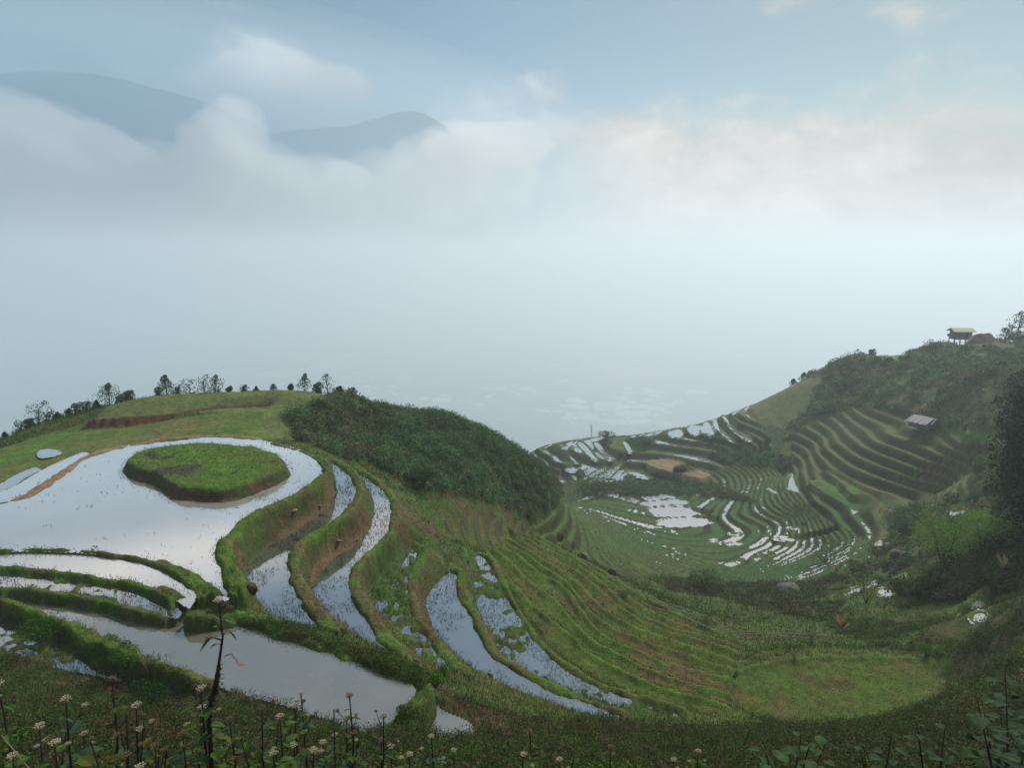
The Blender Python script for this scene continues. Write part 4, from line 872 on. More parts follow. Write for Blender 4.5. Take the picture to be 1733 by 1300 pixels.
def barn():
    p = hit(1565, 722); s = p.length / FPX; root = empty('barn', p, -math.atan2(p.x, p.y) + R(-32)); tag(root, 'weathered grey shed with a broken edged roof on the right hillside terraces', 'shed')
    L_, D_, h = 34 * s, 32 * s, 8 * s; rt = MB(); N = 18
    for side in (-1, 1):
        for k in range(N):
            x = -L_ / 2 + (k + .5) * L_ / N; ext_ = .5 + .35 * ((k * 7) % 4 == 0) - (1.1 * ((k * 5) % 3) if k > N - 4 else 0)
            y0, y1 = 0, side * (D_ / 2 + ext_); z0, z1 = h + D_ * .20, h - .15; ang = math.atan2(z0 - z1, abs(y1)); ln = math.hypot(y1, z0 - z1)
            M = Matrix.Rotation(-side * ang, 3, 'X'); rt.box((x, y1 / 2, (z0 + z1) / 2 + .03 * (k % 2)), (L_ / N * .5, ln / 2, .04), M)
    rt.obj('roof', M_shingle, root)
    w = MB()
    for k in range(16):
        x = -L_ / 2 + .3 + (k + .5) * (L_ - .6) / 16
        for y in (-D_ / 2 + .2, D_ / 2 - .2): w.box((x, y, h * .45), (L_ / 16 * .44, .04, h * .5))
    for k in range(12):
        y = -D_ / 2 + .3 + (k + .5) * (D_ - .6) / 12; w.box((-L_ / 2 + .3, y, h * .5), (.04, D_ / 12 * .44, h * .55))
    w.obj('wall', M_wood, root)
    for k in range(5): MB().tube([(L_ / 2 - .2, -D_ / 2 + .3 + k * (D_ - .6) / 4, -1), (L_ / 2 - .2, -D_ / 2 + .3 + k * (D_ - .6) / 4, h)], .08, 5).obj('post', M_wood, root)
    for k in range(3): MB().tube([(L_ / 2 - .2, -D_ / 2, h * (.3 + .25 * k)), (L_ / 2 - .2, D_ / 2, h * (.3 + .25 * k))], .05, 5).obj('rail', M_wood, root)
barn()
# heap of dug earth on the crest
p = crest(1668, 584); s = p.length / FPX; m = MB(); nx, ny = 60, 24
for i in range(nx):
    for j in range(ny):
        a, b = i / (nx - 1) * 2 - 1, j / (ny - 1) * 2 - 1; x, y = a * 32 * s, b * 16 * s
        hgt_ = (22 * s * math.exp(-((a + .2) / .48) ** 4) + 19 * s * math.exp(-((a - .52) / .26) ** 2) * .85) * max(0, 1 - b * b) * (1 - a ** 8)
        m.V.append(Vector((x, y, hgt_ * (1 + .5 * float(fbm(np.array([x + 50.]), np.array([y + 9.]), 3.0, 3, 8)[0])) - 1.2)))
m.F = [(i * ny + j, (i + 1) * ny + j, (i + 1) * ny + j + 1, i * ny + j + 1) for i in range(nx - 1) for j in range(ny - 1)]
o = m.obj('earth_heap', M_soil, None, True); o.location = p; o.rotation_euler = (0, 0, -math.atan2(p.x, p.y)); tag(o, 'long heap of bare reddish earth on the crest beside the stilt hut', 'earth heap')
p = crest(1716, 580); root = empty('small_house', p + Vector((1, 1, .3)), -math.atan2(p.x, p.y)); tag(root, 'tiny pale house front seen through the crest tree', 'house')
MB().box((0, 0, .8), (1.7, 1.2, .8)).obj('wall', M_white, root); r = MB(); r.V = [Vector(v) for v in ((-2, -1.5, 1.62), (2, -1.5, 1.62), (2, 1.5, 1.62), (-2, 1.5, 1.62), (-2, 0, 2.3), (2, 0, 2.3))]; r.F = [(0, 1, 5, 4), (2, 3, 4, 5), (0, 4, 3), (1, 2, 5), (0, 3, 2, 1)]; r.obj('roof', M_shingle, root)

# ------------------------------------------------------------------ rocks
def rock(label, u, v, px, sq=.7, name='boulder', mat=None, seed=1):
    p = hit(u, v); r = px * p.length / FPX / 2; o = MB().ball((0, 0, 0), r, seed, sq, .16, 16, 11).obj(name, mat or M_rock, None, True); o.location = p + Vector((0, 0, r * sq * .45)); o.rotation_euler = (.1, .2, seed); tag(o, label, 'rock'); return o
rock('dark rounded boulder at the start of the bamboo poles', 1036, 974, 15, 1.15, seed=2)
rock('dark lumpy boulder on the slope above the rounded one', 985, 945, 15, .8, seed=5)
rock('brown boulder with bushes on the tan mound field', 1151, 797, 22, .6, mat=M_clod, seed=3)
rock('dark brown rock on the far bank left of the feathery shrub', 1523, 945, 26, .6, seed=7)
rock('dark muddy rock clod on the green bank beside the flooded strip', 425, 1002, 20, .9, mat=M_clod, seed=4)
rock('pale flat stone set in the face of the second terrace', 573, 916, 11, .3, mat=M_stone, seed=8)
rock('pale flat stone in the upper terrace face', 541, 857, 8, .35, mat=M_stone, seed=9)
rock('dark flat stone in the middle of the upper terrace face', 497, 866, 12, .35, mat=M_stone, seed=10)
rock('dark earth hump above the grassy hollow', 1335, 1002, 34, .35, seed=11)
bush('dark bushes around the boulder on the mound field', 1168, 794, 34, 12, DG, .4, 350)
# floating branch pieces on the large pond
p = hit(401, 862); m = MB(); 
for a, l in ((.2, .5), (.6, .3), (-.2, .35)): m.tube([(-math.cos(a) * l, -math.sin(a) * l, .03), (0, 0, .07), (math.cos(a) * l, math.sin(a) * l, .04)], [.02, .05, .02], 5)
o = m.obj('driftwood', M_stem); o.location = p; tag(o, 'short dark branch lying in the large flooded paddy', 'branch')

# ------------------------------------------------------------------ bamboo poles and stakes
def pole(label, a, b, r=.045, group=None, name='bamboo_pole', lift=.15):
    p, q = hit(*a), hit(*b); n = 14; m = MB(); pts = []
    for k in range(n + 1):
        t = k / n; v = p.lerp(q, t); pts.append(v + Vector((0, 0, lift + .25 * math.sin(math.pi * t))))
    zs = [v.z for v in pts]
    pts = [Vector((v.x, v.y, max(v.z, ground(v.x, v.y) + r + .03))) for v in pts]
    m.tube([v - p for v in pts], [r * (1.1 - .4 * k / n) for k in range(n + 1)], 6); o = m.obj(name, M_bamboo); o.location = p; tag(o, label, 'pole', group); return o
def ground(x, y):
    a = math.atan2(x, y); r = math.log(math.hypot(x, y)); j = (a - TH[0]) / dT; i = (r - LR[0]) / dL; i0, j0 = int(i), int(j); fi, fj = i - i0, j - j0
    return float((H[i0, j0] * (1 - fj) + H[i0, j0 + 1] * fj) * (1 - fi) + (H[i0 + 1, j0] * (1 - fj) + H[i0 + 1, j0 + 1] * fj) * fi)
PG = 'bamboo poles laid along the path'
for lb, a, b in (('uppermost long bamboo pole beginning below the round boulder', (1060, 998), (1140, 1035)), ('long bamboo pole lowest in the diagonal bundle', (1090, 1026), (1225, 1078)), ('long bamboo pole in the middle of the diagonal bundle', (1105, 1022), (1228, 1070)), ('long bamboo pole topmost in the diagonal bundle', (1120, 1022), (1232, 1066)),
                 ('bamboo pole running on right from the diagonal bundle', (1225, 1074), (1330, 1081)), ('upper level bamboo pole leading to the upright stakes', (1240, 1079), (1400, 1080)), ('lower bamboo pole reaching farthest right past the stakes', (1300, 1082), (1415, 1093)), ('thin bamboo pole beginning at the upper left of the path', (1000, 962), (1050, 992)), ('short pale pole in front of the round boulder', (1030, 981), (1060, 985))):
    pole(lb, a, b, group=PG)
def stake(label, u, v, hpx, lean=0, r=.035):
    p = hit(u, v); h = hpx * p.length / FPX; o = MB().tube([(0, 0, -.2), (lean * h * .5, 0, h * .5), (lean * h, .02, h)], [r, r * .9, r * .6], 6).obj('stake', M_bamboo); o.location = p; tag(o, label, 'stake')
stake('leaning pale stake beside the bamboo rail', 1275, 1082, 25, .2); stake('short upright stake right of the leaning pale one', 1302, 1079, 13); stake('thin upright stake halfway to the cluster of sticks', 1338, 1078, 14)
p = hit(1374, 1090); root = empty('stick_bundle', p); tag(root, 'fan of dry sticks standing at the end of the bamboo rail', 'sticks')
for k in range(8): MB().tube([(random.uniform(-.2, .2), 0, -.1), ((k - 3.5) * .16, random.uniform(-.2, .2), 1.3 + random.uniform(-.3, .5))], [.03, .015], 5).obj('stick', M_bamboo, root)

# ------------------------------------------------------------------ foreground plants
def flower_head(nm, mat, r, n, root, at_):
    m = MB()
    for k in range(n):
        a = k * 2.4; q = r * math.sqrt((k + .5) / n); c = Vector((math.cos(a) * q, math.sin(a) * q, random.uniform(-.15, .15) * r + r * .25 * (1 - (q / r) ** 2)))
        m.tube([Vector((0, 0, -r * .9)), c], [.0012, .0012], 3, False); m.ball(c, r * .15, k, .7, .15, 6, 4)
        for f in range(4):
            t = a + f * 1.57; m.leaf(c, (math.cos(t), math.sin(t), .6), r * .24, r * .14, .1)
    o = m.obj(nm, mat, root); o.location = at_; return o
LC = [(.045, .10, .03), (.06, .12, .02), (.04, .085, .04), (.09, .10, .02), (.035, .07, .025)]
M_lf = [mat_simple('weed_leaf', c, .7, .3, 12, .2, trans=.25, spec=.12) for c in LC]
def weed(h, seed, heads=4, nleaf=14, leafl=.10, dry=False):
    random.seed(seed); root = empty('flowering_weed', (0, 0, 0)); st = MB(); lf = MB(); lx, ly = random.uniform(-.1, .1) * h, random.uniform(-.1, .1) * h
    nleaf = int(nleaf * 1.7); P = [Vector((0, 0, -.15)), Vector((lx * .4 + random.uniform(-.03, .03), ly * .4, h * .35)), Vector((lx * .8, ly * .8 + random.uniform(-.03, .03), h * .7)), Vector((lx, ly, h))]
    st.tube(P, [.013, .010, .007, .004], 6); tips = [(P[3], .030)]
    for k in range(heads - 1):
        a = k * 2.1 + random.random(); b0 = P[2].lerp(P[3], random.uniform(.0, .7)); tip = b0 + Vector((math.cos(a) * .10, math.sin(a) * .10, random.uniform(.06, .16))); st.tube([b0, b0.lerp(tip, .5) + Vector((0, 0, -.01)), tip], [.004, .003, .002], 5); tips.append((tip, random.uniform(.014, .024)))
    for k in range(nleaf):
        t = .12 + .83 * k / nleaf; b0 = P[0].lerp(P[3], t); a = k * 1.57 + random.uniform(-.4, .4) + (math.pi if k % 2 else 0); d = Vector((math.cos(a), math.sin(a), random.uniform(-.1, .5))); l = leafl * random.uniform(.6, 1.3) * (1.2 - .6 * t)
        st.tube([b0, b0 + d * l * .45], [.0025, .002], 4, False); lf.leaf(b0 + d * l * .45, d, l, l * random.uniform(.55, .75), random.uniform(.2, .7), random.uniform(.05, .25))
    st.obj('stem', M_stem, root); lf.obj('foliage', M_lf[seed % 5], root)
    for k, (c, r) in enumerate(tips): flower_head('flower_head', M_drypetal if (dry or k % 3 == 1) else M_petal, r, 16, root, c)
    return root
def copy_tree(o):
    c = o.copy(); COL.objects.link(c)
    for ch in o.children: d = ch.copy(); COL.objects.link(d); d.parent = c
    return c
spots = [(3,1157,5.4),(102,1182,4.6),(168,1152,5.2),(215,1183,4.4),(296,1184,5.2),(340,1170,4.6),(86,1261,3.9),(240,1290,3.6),(253,1254,4.1),(365,1183,5.0),(427,1182,5.3),(469,1209,4.7),(495,1194,5.2),(512,1178,5.5),(581,1188,4.7),(603,1207,5.2),(616,1228,4.5),(505,1259,4.2),(548,1259,4.4),(522,1271,4.0),(383,1230,4.4),
 (30,1235,4.2),(190,1260,4.0),(460,1270,4.0),(660,1262,4.6),(735,1250,5.0),(905,1246,5.2),(880,1262,4.4),(1005,1268,4.8),(1145,1290,4.6),(1185,1272,5.2),(690,1283,4.0),(640,1245,5.0),(120,1240,5.2),(280,1270,4.0),(10,1280,3.9),(950,1285,4.4),(770,1275,4.8)]
protos = [weed(1.2, s_, heads=h_, nleaf=n_, leafl=l_, dry=d_) for s_, h_, n_, l_, d_ in ((11, 4, 16, .10, False), (12, 3, 12, .12, False), (13, 5, 18, .08, True), (14, 4, 14, .11, False), (15, 5, 10, .09, True), (16, 3, 18, .12, False))]
random.seed(21)
for q, (u, v, r) in enumerate(spots):
    dx, dy, dz = raydir(u, v); k_ = dz / math.hypot(dx, dy); a = math.atan2(dx, dy); x, y = r * math.sin(a), r * math.cos(a); g = ground(x, y); h = k_ * r - g
    if h < .35: r = r * .85; x, y = r * math.sin(a), r * math.cos(a); g = ground(x, y); h = max(.4, k_ * r - g)
    o = protos[q] if q < len(protos) else copy_tree(protos[q % len(protos)])
    dr = q % len(protos) in (2, 4)
    tag(o, 'dark stemmed weed with dry brown seed heads in the foreground undergrowth' if dr else 'dark stemmed weed with small cream flower heads in the foreground undergrowth', 'weed', 'dry seed headed foreground weeds' if dr else 'cream flowered foreground weeds')
    s_ = min(h, 2.0) / 1.2; o.location = (x, y, g); o.scale = (.5 + .5 * s_, .5 + .5 * s_, s_); o.rotation_euler = (0, 0, random.uniform(0, 6.28))
# the tallest weed
def tall_weed():
    u, v, r = 370, 1016, 4.5; dx, dy, dz = raydir(u, v); a = math.atan2(dx, dy); x, y = r * math.sin(a), r * math.cos(a); g = ground(x, y); h = dz / math.hypot(dx, dy) * r - g; px = r / FPX * 1.13
    root = empty('tall_flowering_weed', (x, y, g), -a); tag(root, 'tallest flowering weed standing against the grey pond with sparse leaves', 'weed'); st = MB(); lf = MB()
    T = h; P = [Vector((-.16, .1, 0)), Vector((-.12, .06, T - 190 * px)), Vector((-.06, .03, T - 135 * px)), Vector((-.03, 0, T - 100 * px)), Vector((.005, 0, T - 60 * px)), Vector((0, 0, T))]
    st.tube(P, [.012, .018, .015, .010, .007, .004], 8)
    for k in range(9): st.ball(P[1].lerp(P[3], k / 9) + Vector((random.uniform(-.02, .02), -.01, 0)), .016, k, 1.4, .35, 7, 5)
    def br(z0, dx_, dz_, rr=.0035): b = Vector((0, 0, T - z0 * px)); e = b + Vector((dx_ * px, 0, dz_ * px)); st.tube([b, b.lerp(e, .5) + Vector((0, -.01, .01)), e], [rr, rr * .8, rr * .6], 5); return e
    tips = [br(28, -16, 14), br(30, 14, 14), br(20, 9, 12), br(66, -18, 10)]
    e = br(65, -14, 8); lf.leaf(e, (-1, 0, -.9), 24 * px, 15 * px, .2)
    e = br(62, 8, 12); lf.leaf(e, (.5, .2, -.9), 24 * px, 17 * px, .1)
    e = br(38, 6, 6); lf.leaf(e, (.8, -.4, -.2), 18 * px, 13 * px, .3)
    e = br(50, -3, 8); lf.leaf(e, (-.4, -.4, .4), 12 * px, 9 * px, .4)
    e = br(74, -8, 5); lf.leaf(e, (-1, 0, -.4), 10 * px, 6 * px, .1)
    st.tube([Vector((0, 0, T - 92 * px)), Vector((11 * px, 0, T - 90 * px)), Vector((15 * px, 0, T - 100 * px))], [.003, .003, .002], 5)
    dl = MB().leaf((15 * px, 0, T - 98 * px), (.3, 0, -1), 20 * px, 9 * px, 0); dl.leaf((19 * px, 0, T - 112 * px), (.9, .2, -.3), 12 * px, 10 * px, 0); dl.obj('dry_leaf', M_drypetal, root)
    for k in range(14):
        z = T - (105 + k * 3) * px; a_ = k * 2.4; lf.leaf((-.03, 0, z), (math.cos(a_), math.sin(a_), .2), 8 * px, 3 * px, .1)
    for k in range(16):
        z = T * (.1 + .55 * k / 16); a_ = k * 2.4; lf.leaf((-.12, .05, z), (math.cos(a_), math.sin(a_), .1), .1, .06, .4)
    st.obj('stem', M_stem, root); lf.obj('foliage', M_lf[1], root)
    flower_head('flower_head', M_petal, .032, 18, root, Vector((0, 0, T)))
    for k, t_ in enumerate(tips): flower_head('flower_head', M_drypetal, .026, 14, root, t_)
tall_weed()
def leafy(label, u, v, r, n, ll, mat, w=.6, name='leafy_plant', hmax=2.2, stems=4):
    dx, dy, dz = raydir(u, v); a = math.atan2(dx, dy); x, y = r * math.sin(a), r * math.cos(a); g = ground(x, y); h = min(max(dz / math.hypot(dx, dy) * r - g, .3), hmax)
    root = empty(name, (x, y, g), random.random() * 6); tag(root, label, 'plant'); st = MB(); lf = MB()
    for s_ in range(stems):
        a_ = s_ * 2.4; tip = Vector((math.cos(a_) * w * .3, math.sin(a_) * w * .3, h * random.uniform(.75, 1))); st.tube([(0, 0, -.1), tip * .5 + Vector((0, 0, .05)), tip], [.012, .008, .004], 5)
        for k in range(n // stems):
            t = .25 + .75 * k / (n // stems); b0 = Vector((0, 0, -.1)).lerp(tip, t); a2 = k * 2.4 + s_; d = Vector((math.cos(a2), math.sin(a2), random.uniform(0, .5))); l = ll * random.uniform(.6, 1.2); lf.leaf(b0 + d * l * .4, d, l, l * .65, random.uniform(.1, .6)); st.tube([b0, b0 + d * l * .4], [.003, .002], 4, False)
    st.obj('stem', M_stem, root); lf.obj('foliage', mat, root)
leafy('broad leaved green plant with reddish stems at the bottom toward the right', 1345, 1222, 6.0, 60, .15, M_lf[0], .9)
leafy('dark leafy branches crowding the lower right corner', 1742, 1195, 6.0, 130, .15, M_lf[4], 1.1, stems=8)
leafy('leafy plant with light green top just inside the right edge', 1752, 1150, 7.5, 90, .15, M_lf[4], 1.0, stems=6)
leafy('green leafy sprig in the middle of the bottom edge', 940, 1262, 5.0, 30, .10, M_lf[1], .6)
leafy('leafy clump between dry grasses right of the bottom centre', 1500, 1262, 6.0, 34, .12, M_lf[2], .8)
leafy('yellowish leaved plant beside the cream flowers at the lower left', 195, 1236, 4.2, 18, .13, M_lf[3], .5)
leafy('blue green broad leaves low at the left of the foreground', 232, 1232, 4.4, 16, .16, M_lf[2], .5)
leafy('drooping green leaves at the left end of the foreground', 45, 1215, 4.6, 30, .11, M_lf[2], .7)
leafy('green leafy weed right of the tallest flowering weed', 445, 1215, 4.9, 40, .09, M_lf[1], .7)
leafy('dark leafy weed under the dry seed heads near the pond corner', 560, 1222, 4.8, 40, .09, M_lf[4], .7)
leafy('low leafy plant near the lower right with red stems', 1600, 1240, 6.5, 36, .13, M_lf[4], .9)
# dry grass stalks
for lb, u, v, r, lean in (('thin bare straw stalk curving up at the bottom centre', 1078, 1222, 6, .02), ('straight straw stalk left of the broad leaved plant', 1222, 1250, 5, 0.0), ('long straw stalk leaning right near the bottom', 1290, 1262, 5, -.6), ('slanting straw stalk at the lower left corner', 2, 1245, 4, -.35), ('leaning straw stalk left of the bottom centre', 822, 1248, 5, -.4), ('short straw stalk right of the curving one', 1128, 1252, 5.5, .1)):
    dx, dy, dz = raydir(u, v); a = math.atan2(dx, dy); x, y = r * math.sin(a), r * math.cos(a); g = ground(x, y); h = dz / math.hypot(dx, dy) * r - g
    o = MB().tube([(-lean * h, 0, -.1), (-lean * h * .45 + .03, 0, h * .5), (0, 0, h)], [.006, .005, .002], 5).obj('straw_stalk', M_straw); o.location = (x, y, g); o.rotation_euler = (0, 0, -a); tag(o, lb, 'grass stalk')
# dry maize-like plants
def dryplant(label, u, v, hpx, n=12, mat=M_straw):
    p = hit(u, v); h = hpx * p.length / FPX; root = empty('dry_leaved_plant', p); tag(root, label, 'plant'); lf = MB(); MB().tube([(0, 0, -.1), (0, 0, h * .6)], [.02, .01], 5).obj('stem', M_straw, root)
    for k in range(n):
        a = k * 2.4; lf.leaf((0, 0, h * .08 * (k % 4)), (math.cos(a) * .5, math.sin(a) * .5, 1), h * random.uniform(.6, 1.05), h * .13, .25)
    lf.obj('foliage', mat, root)
M_yg = mat_simple('yellow_leaf', (.30, .30, .07), .6, .3, 8, .1, trans=.2)
dryplant('yellow straw coloured plant on the bank between flooded strips', 580, 1078, 30)
dryplant('yellow green grassy plant beside the flat grass field corner', 1272, 1215, 24, mat=M_yg)
dryplant('yellow green tuft on the slope below the dry sticks', 1368, 1108, 14, mat=M_yg)
dryplant('pale yellow tuft left of the one below the dry sticks', 1345, 1112, 12, mat=M_yg)
dryplant('tan dry tuft on the bank under the yellow bush', 1425, 1070, 30, 16)
dryplant('dry tan bush of long leaves near the right edge', 1700, 975, 34, 18)
dryplant('dry tuft on the bank above the round dark bush', 1415, 972, 16, 12)

# ------------------------------------------------------------------ the valley far below
VZ = -850.0; nr_, nt_ = 420, 560
rv = np.exp(np.linspace(math.log(1200), math.log(15500), nr_))[:, None]; tv = np.linspace(R(-52), R(52), nt_)[None]
vx, vy = rv * np.sin(tv), rv * np.cos(tv); vz = VZ + 70 * fbm(vx, vy, 1700, 4, 501) * sstep(2800, 8500, rv) + 14 * fbm(vx, vy, 220, 2, 502)
idx = np.arange(nr_ * nt_).reshape(nr_, nt_); F = np.stack([idx[:-1, :-1], idx[1:, :-1], idx[1:, 1:], idx[:-1, 1:]], -1).reshape(-1, 4)[:, ::-1]
t1 = np.clip(.5 + 1.3 * fbm(vx, vy, 950, 3, 503), 0, 1)[..., None]; vc = mixc(c3(.04, .07, .03), c3(.10, .13, .06), t1)
t2 = np.clip(3 * (fbm(vx, vy, 300, 3, 504) - .25), 0, 1)[..., None]; vc = mixc(vc, c3(.22, .22, .18), t2)
def vpt(u, v):
    x, y = at(u, v, VZ); return float(x), float(y)
dd = lambda u, v, s: np.exp(-(((vx - vpt(u, v)[0]) / s) ** 2 + ((vy - vpt(u, v)[1]) / s) ** 2))
dust = sum(dd(u, v, s) for u, v, s in ((1060, 630, 280), (1000, 622, 170), (1040, 712, 110), (1080, 708, 110), (1070, 636, 200)))[..., None]
vc = mixc(vc, c3(.75, .48, .32), np.clip(dust * (1 + fbm(vx, vy, 170, 2, 505)[..., None]), 0, .9))
o = mesh_np('valley_floor', np.stack([vx, vy, vz], -1).reshape(-1, 3), F, M_ground, vc.reshape(-1, 3), True); tag(o, kind='structure')
def vroad(pts, w, mat):
    P = smooth(np.array([vpt(*p) for p in pts]), 3); a, b = offset(P, w / 2), offset(P, -w / 2); n = len(P); V = []
    for q in (a, b):
        for x, y in q: V.append((x, y, float(VZ + 70 * fbm(np.array([x]), np.array([y]), 1700, 4, 501)[0] * sstep(2800, 8500, math.hypot(x, y)) + 14 * fbm(np.array([x]), np.array([y]), 220, 2, 502)[0]) + 4))
    o = mesh_py('valley_road', V, [(k, k + 1, n + k + 1, n + k) for k in range(n - 1)], mat); tag(o, kind='structure')
M_road = mat_simple('pale_road', (.6, .5, .38), .8, .1, .01, 0)
vroad([(940, 636), (965, 628), (1000, 624), (1040, 626), (1080, 632)], 26, M_road); vroad([(990, 674), (1020, 673), (1063, 673), (1062, 682), (1050, 696)], 17, M_road); vroad([(850, 665), (880, 660), (905, 652)], 18, M_road); vroad([(1063, 673), (1100, 668), (1180, 660), (1290, 658)], 16, M_road)
# valley lake strips and pale roofs
HG = 'pale buildings scattered over the misty valley floor'
def house(w, d, h, roof):
    root = empty('valley_building', (0, 0, 0)); MB().box((0, 0, h / 2), (w / 2, d / 2, h / 2)).obj('wall', M_white, root); r = MB(); e = 1.2
    r.V = [Vector(v) for v in ((-w/2-e, -d/2-e, h + .05), (w/2+e, -d/2-e, h + .05), (w/2+e, d/2+e, h + .05), (-w/2-e, d/2+e, h + .05), (-w/2-e, 0, h + d * .25), (w/2+e, 0, h + d * .25))]; r.F = [(0, 1, 5, 4), (2, 3, 4, 5), (0, 4, 3), (1, 2, 5), (0, 3, 2, 1)]; r.obj('roof', roof, root); return root
hp = [house(26, 13, 7, M_white), house(34, 15, 8, M_redroof), house(18, 12, 9, M_white), house(44, 20, 8, M_white)]
clu = [(1075, 668, 22, 10, 16), (1045, 690, 30, 10, 18), (975, 688, 20, 8, 12), (980, 706, 40, 10, 22), (1080, 710, 35, 12, 24), (1000, 618, 14, 4, 5), (870, 662, 30, 8, 12), (640, 668, 40, 10, 12), (700, 690, 50, 14, 8), (760, 680, 60, 12, 9), (560, 620, 80, 20, 10), (930, 640, 60, 20, 10), (1160, 672, 60, 12, 10), (1230, 600, 80, 20, 6), (380, 555, 60, 14, 7), (850, 580, 120, 20, 10), (450, 630, 60, 18, 7), (1110, 690, 24, 10, 12), (1070, 720, 30, 6, 8), (650, 645, 90, 25, 10)]
random.seed(5); hn = 0
for u, v, su, sv, n_ in clu:
    for k in range(n_):
        uu, vv = random.gauss(u, su * .6), random.gauss(v, sv * .6); x, y = vpt(uu, max(vv, 548)); kk = hn % 4 if hn > 3 else hn
        if math.hypot(x, y) > 15000: continue
        o = hp[hn] if hn < 4 else copy_tree(hp[random.choice((0, 1, 1, 2, 3, 3))]); s_ = random.uniform(1.0, 2.6); o.scale = (s_, s_, s_)
        zz = float(VZ + 70 * fbm(np.array([x]), np.array([y]), 1700, 4, 501)[0] * sstep(2800, 8500, math.hypot(x, y)) + 14 * fbm(np.array([x]), np.array([y]), 220, 2, 502)[0]); o.location = (x, y, zz); o.rotation_euler = (0, 0, random.uniform(-.6, .6))
        tag(o, 'small pale building among others on the misty valley floor', 'building', HG); hn += 1

# ------------------------------------------------------------------ mountains and the clouds that hide their feet
def elev(u, v): dx, dy, dz = raydir(u, v); return math.atan2(dx, dy), math.atan2(dz, math.hypot(dx, dy))
M_mtn = mat_simple('mountain_forest', (.03, .05, .035), .95, .4, .002, 0)
def mountain(sil, r0):
    S = [elev(*p) for p in sil]; az = np.array([s_[0] for s_ in S]); tn = np.tan([s_[1] for s_ in S]); t = np.linspace(az[0], az[-1], 200); pk = np.interp(t, az, tn) * r0
    pk = np.convolve(np.pad(pk, 4, mode='edge'), np.ones(9) / 9, 'valid'); rows = np.linspace(-4500, 4500, 60); V = []
    for dr in rows:
        f = np.exp(-(abs(dr) / 2600) ** 1.4); r = r0 + dr; x, y = r * np.sin(t), r * np.cos(t); z = -1600 + (pk + 1600 + 60 * fbm(t * r0, t * 0 + 3, 1700, 4, 601) * (1 if abs(dr) > 1 else .4)) * f + 300 * fbm(x, y, 2500, 4, 602) * (1 - f)
        V.append(np.stack([x, y, np.minimum(z, pk + 15)], -1))
    V = np.array(V); a, b = V.shape[:2]; idx = np.arange(a * b).reshape(a, b); F = np.stack([idx[:-1, :-1], idx[:-1, 1:], idx[1:, 1:], idx[1:, :-1]], -1).reshape(-1, 4)[:, ::-1]
    tag(mesh_np('mountain', V.reshape(-1, 3), F, M_mtn, None, True), kind='structure')
mountain([(-500, 330), (-300, 220), (-120, 140), (0, 121), (70, 119), (150, 120), (200, 129), (280, 151), (350, 170), (450, 215), (560, 290), (700, 420)], 24000)
mountain([(250, 420), (340, 300), (420, 238), (470, 223), (540, 214), (600, 209), (640, 196), (680, 185), (715, 186), (765, 220), (800, 300), (830, 420)], 26500)
def mat_vol(name, dens, col, an=.2):
    m, nt = newmat(name); out = ND(nt, 'ShaderNodeOutputMaterial'); v = ND(nt, 'ShaderNodeVolumePrincipled'); v.inputs['Density'].default_value = dens; v.inputs['Color'].default_value = (*col, 1); v.inputs['Anisotropy'].default_value = an
    nt.links.new(v.outputs[0], out.inputs['Volume']); return m
M_cl = mat_vol('cloud_vapour', .0006, (1, 1, 1), .1); M_veil = mat_vol('thin_mist', .00017, (.78, .93, 1.0), .1)
def ell(name, u, v, ru, rv_, depth, r, mat, seed, lump=.12):
    a, e = elev(u, v); c = Vector((r * math.sin(a), r * math.cos(a), r * math.tan(e))); s_ = r / FPX; m = MB().ball((0, 0, 0), 1, seed, 1, lump, 48, 32); o = m.obj(name, mat, None, True); o.scale = (ru * s_, depth, rv_ * s_); o.rotation_euler = (0, 0, -a); o.location = c; return o
for q, (ru, rv_) in enumerate(((1150, 300), (1050, 275), (950, 250), (850, 225), (750, 200), (650, 175))):
    o = ell('cloud', 120, 300, ru, rv_, 1100, 20800, M_veil, 2 + q, .0); tag(o, 'thin blue mist in front of the distant mountains', 'cloud', kind='stuff')
for q, (u, v, ru, rv_) in enumerate(((-60, 270, 160, 100), (60, 305, 140, 100), (170, 330, 120, 92), (280, 345, 110, 88), (360, 272, 58, 70), (398, 222, 46, 52), (400, 335, 130, 90), (520, 355, 140, 85), (640, 348, 130, 80), (735, 305, 90, 75), (800, 300, 110, 85), (780, 252, 60, 46), (855, 243, 80, 36))):
    o = ell('cloud', u, v, ru, rv_, 850, 18600 + 90 * (q % 5), M_cl, q + 3, .10); tag(o, 'white cloud bank hiding the feet of the mountains', 'cloud', kind='stuff')

# ------------------------------------------------------------------ haze
hz = MB().box((0, 8100, (-950 + 105) / 2), (13000, 8200, (950 + 105) / 2)).obj('haze', mat_vol('haze_air', .0006, (.865, .945, 1.0), .45)); tag(hz, kind='stuff', label='even pale haze filling the valley')

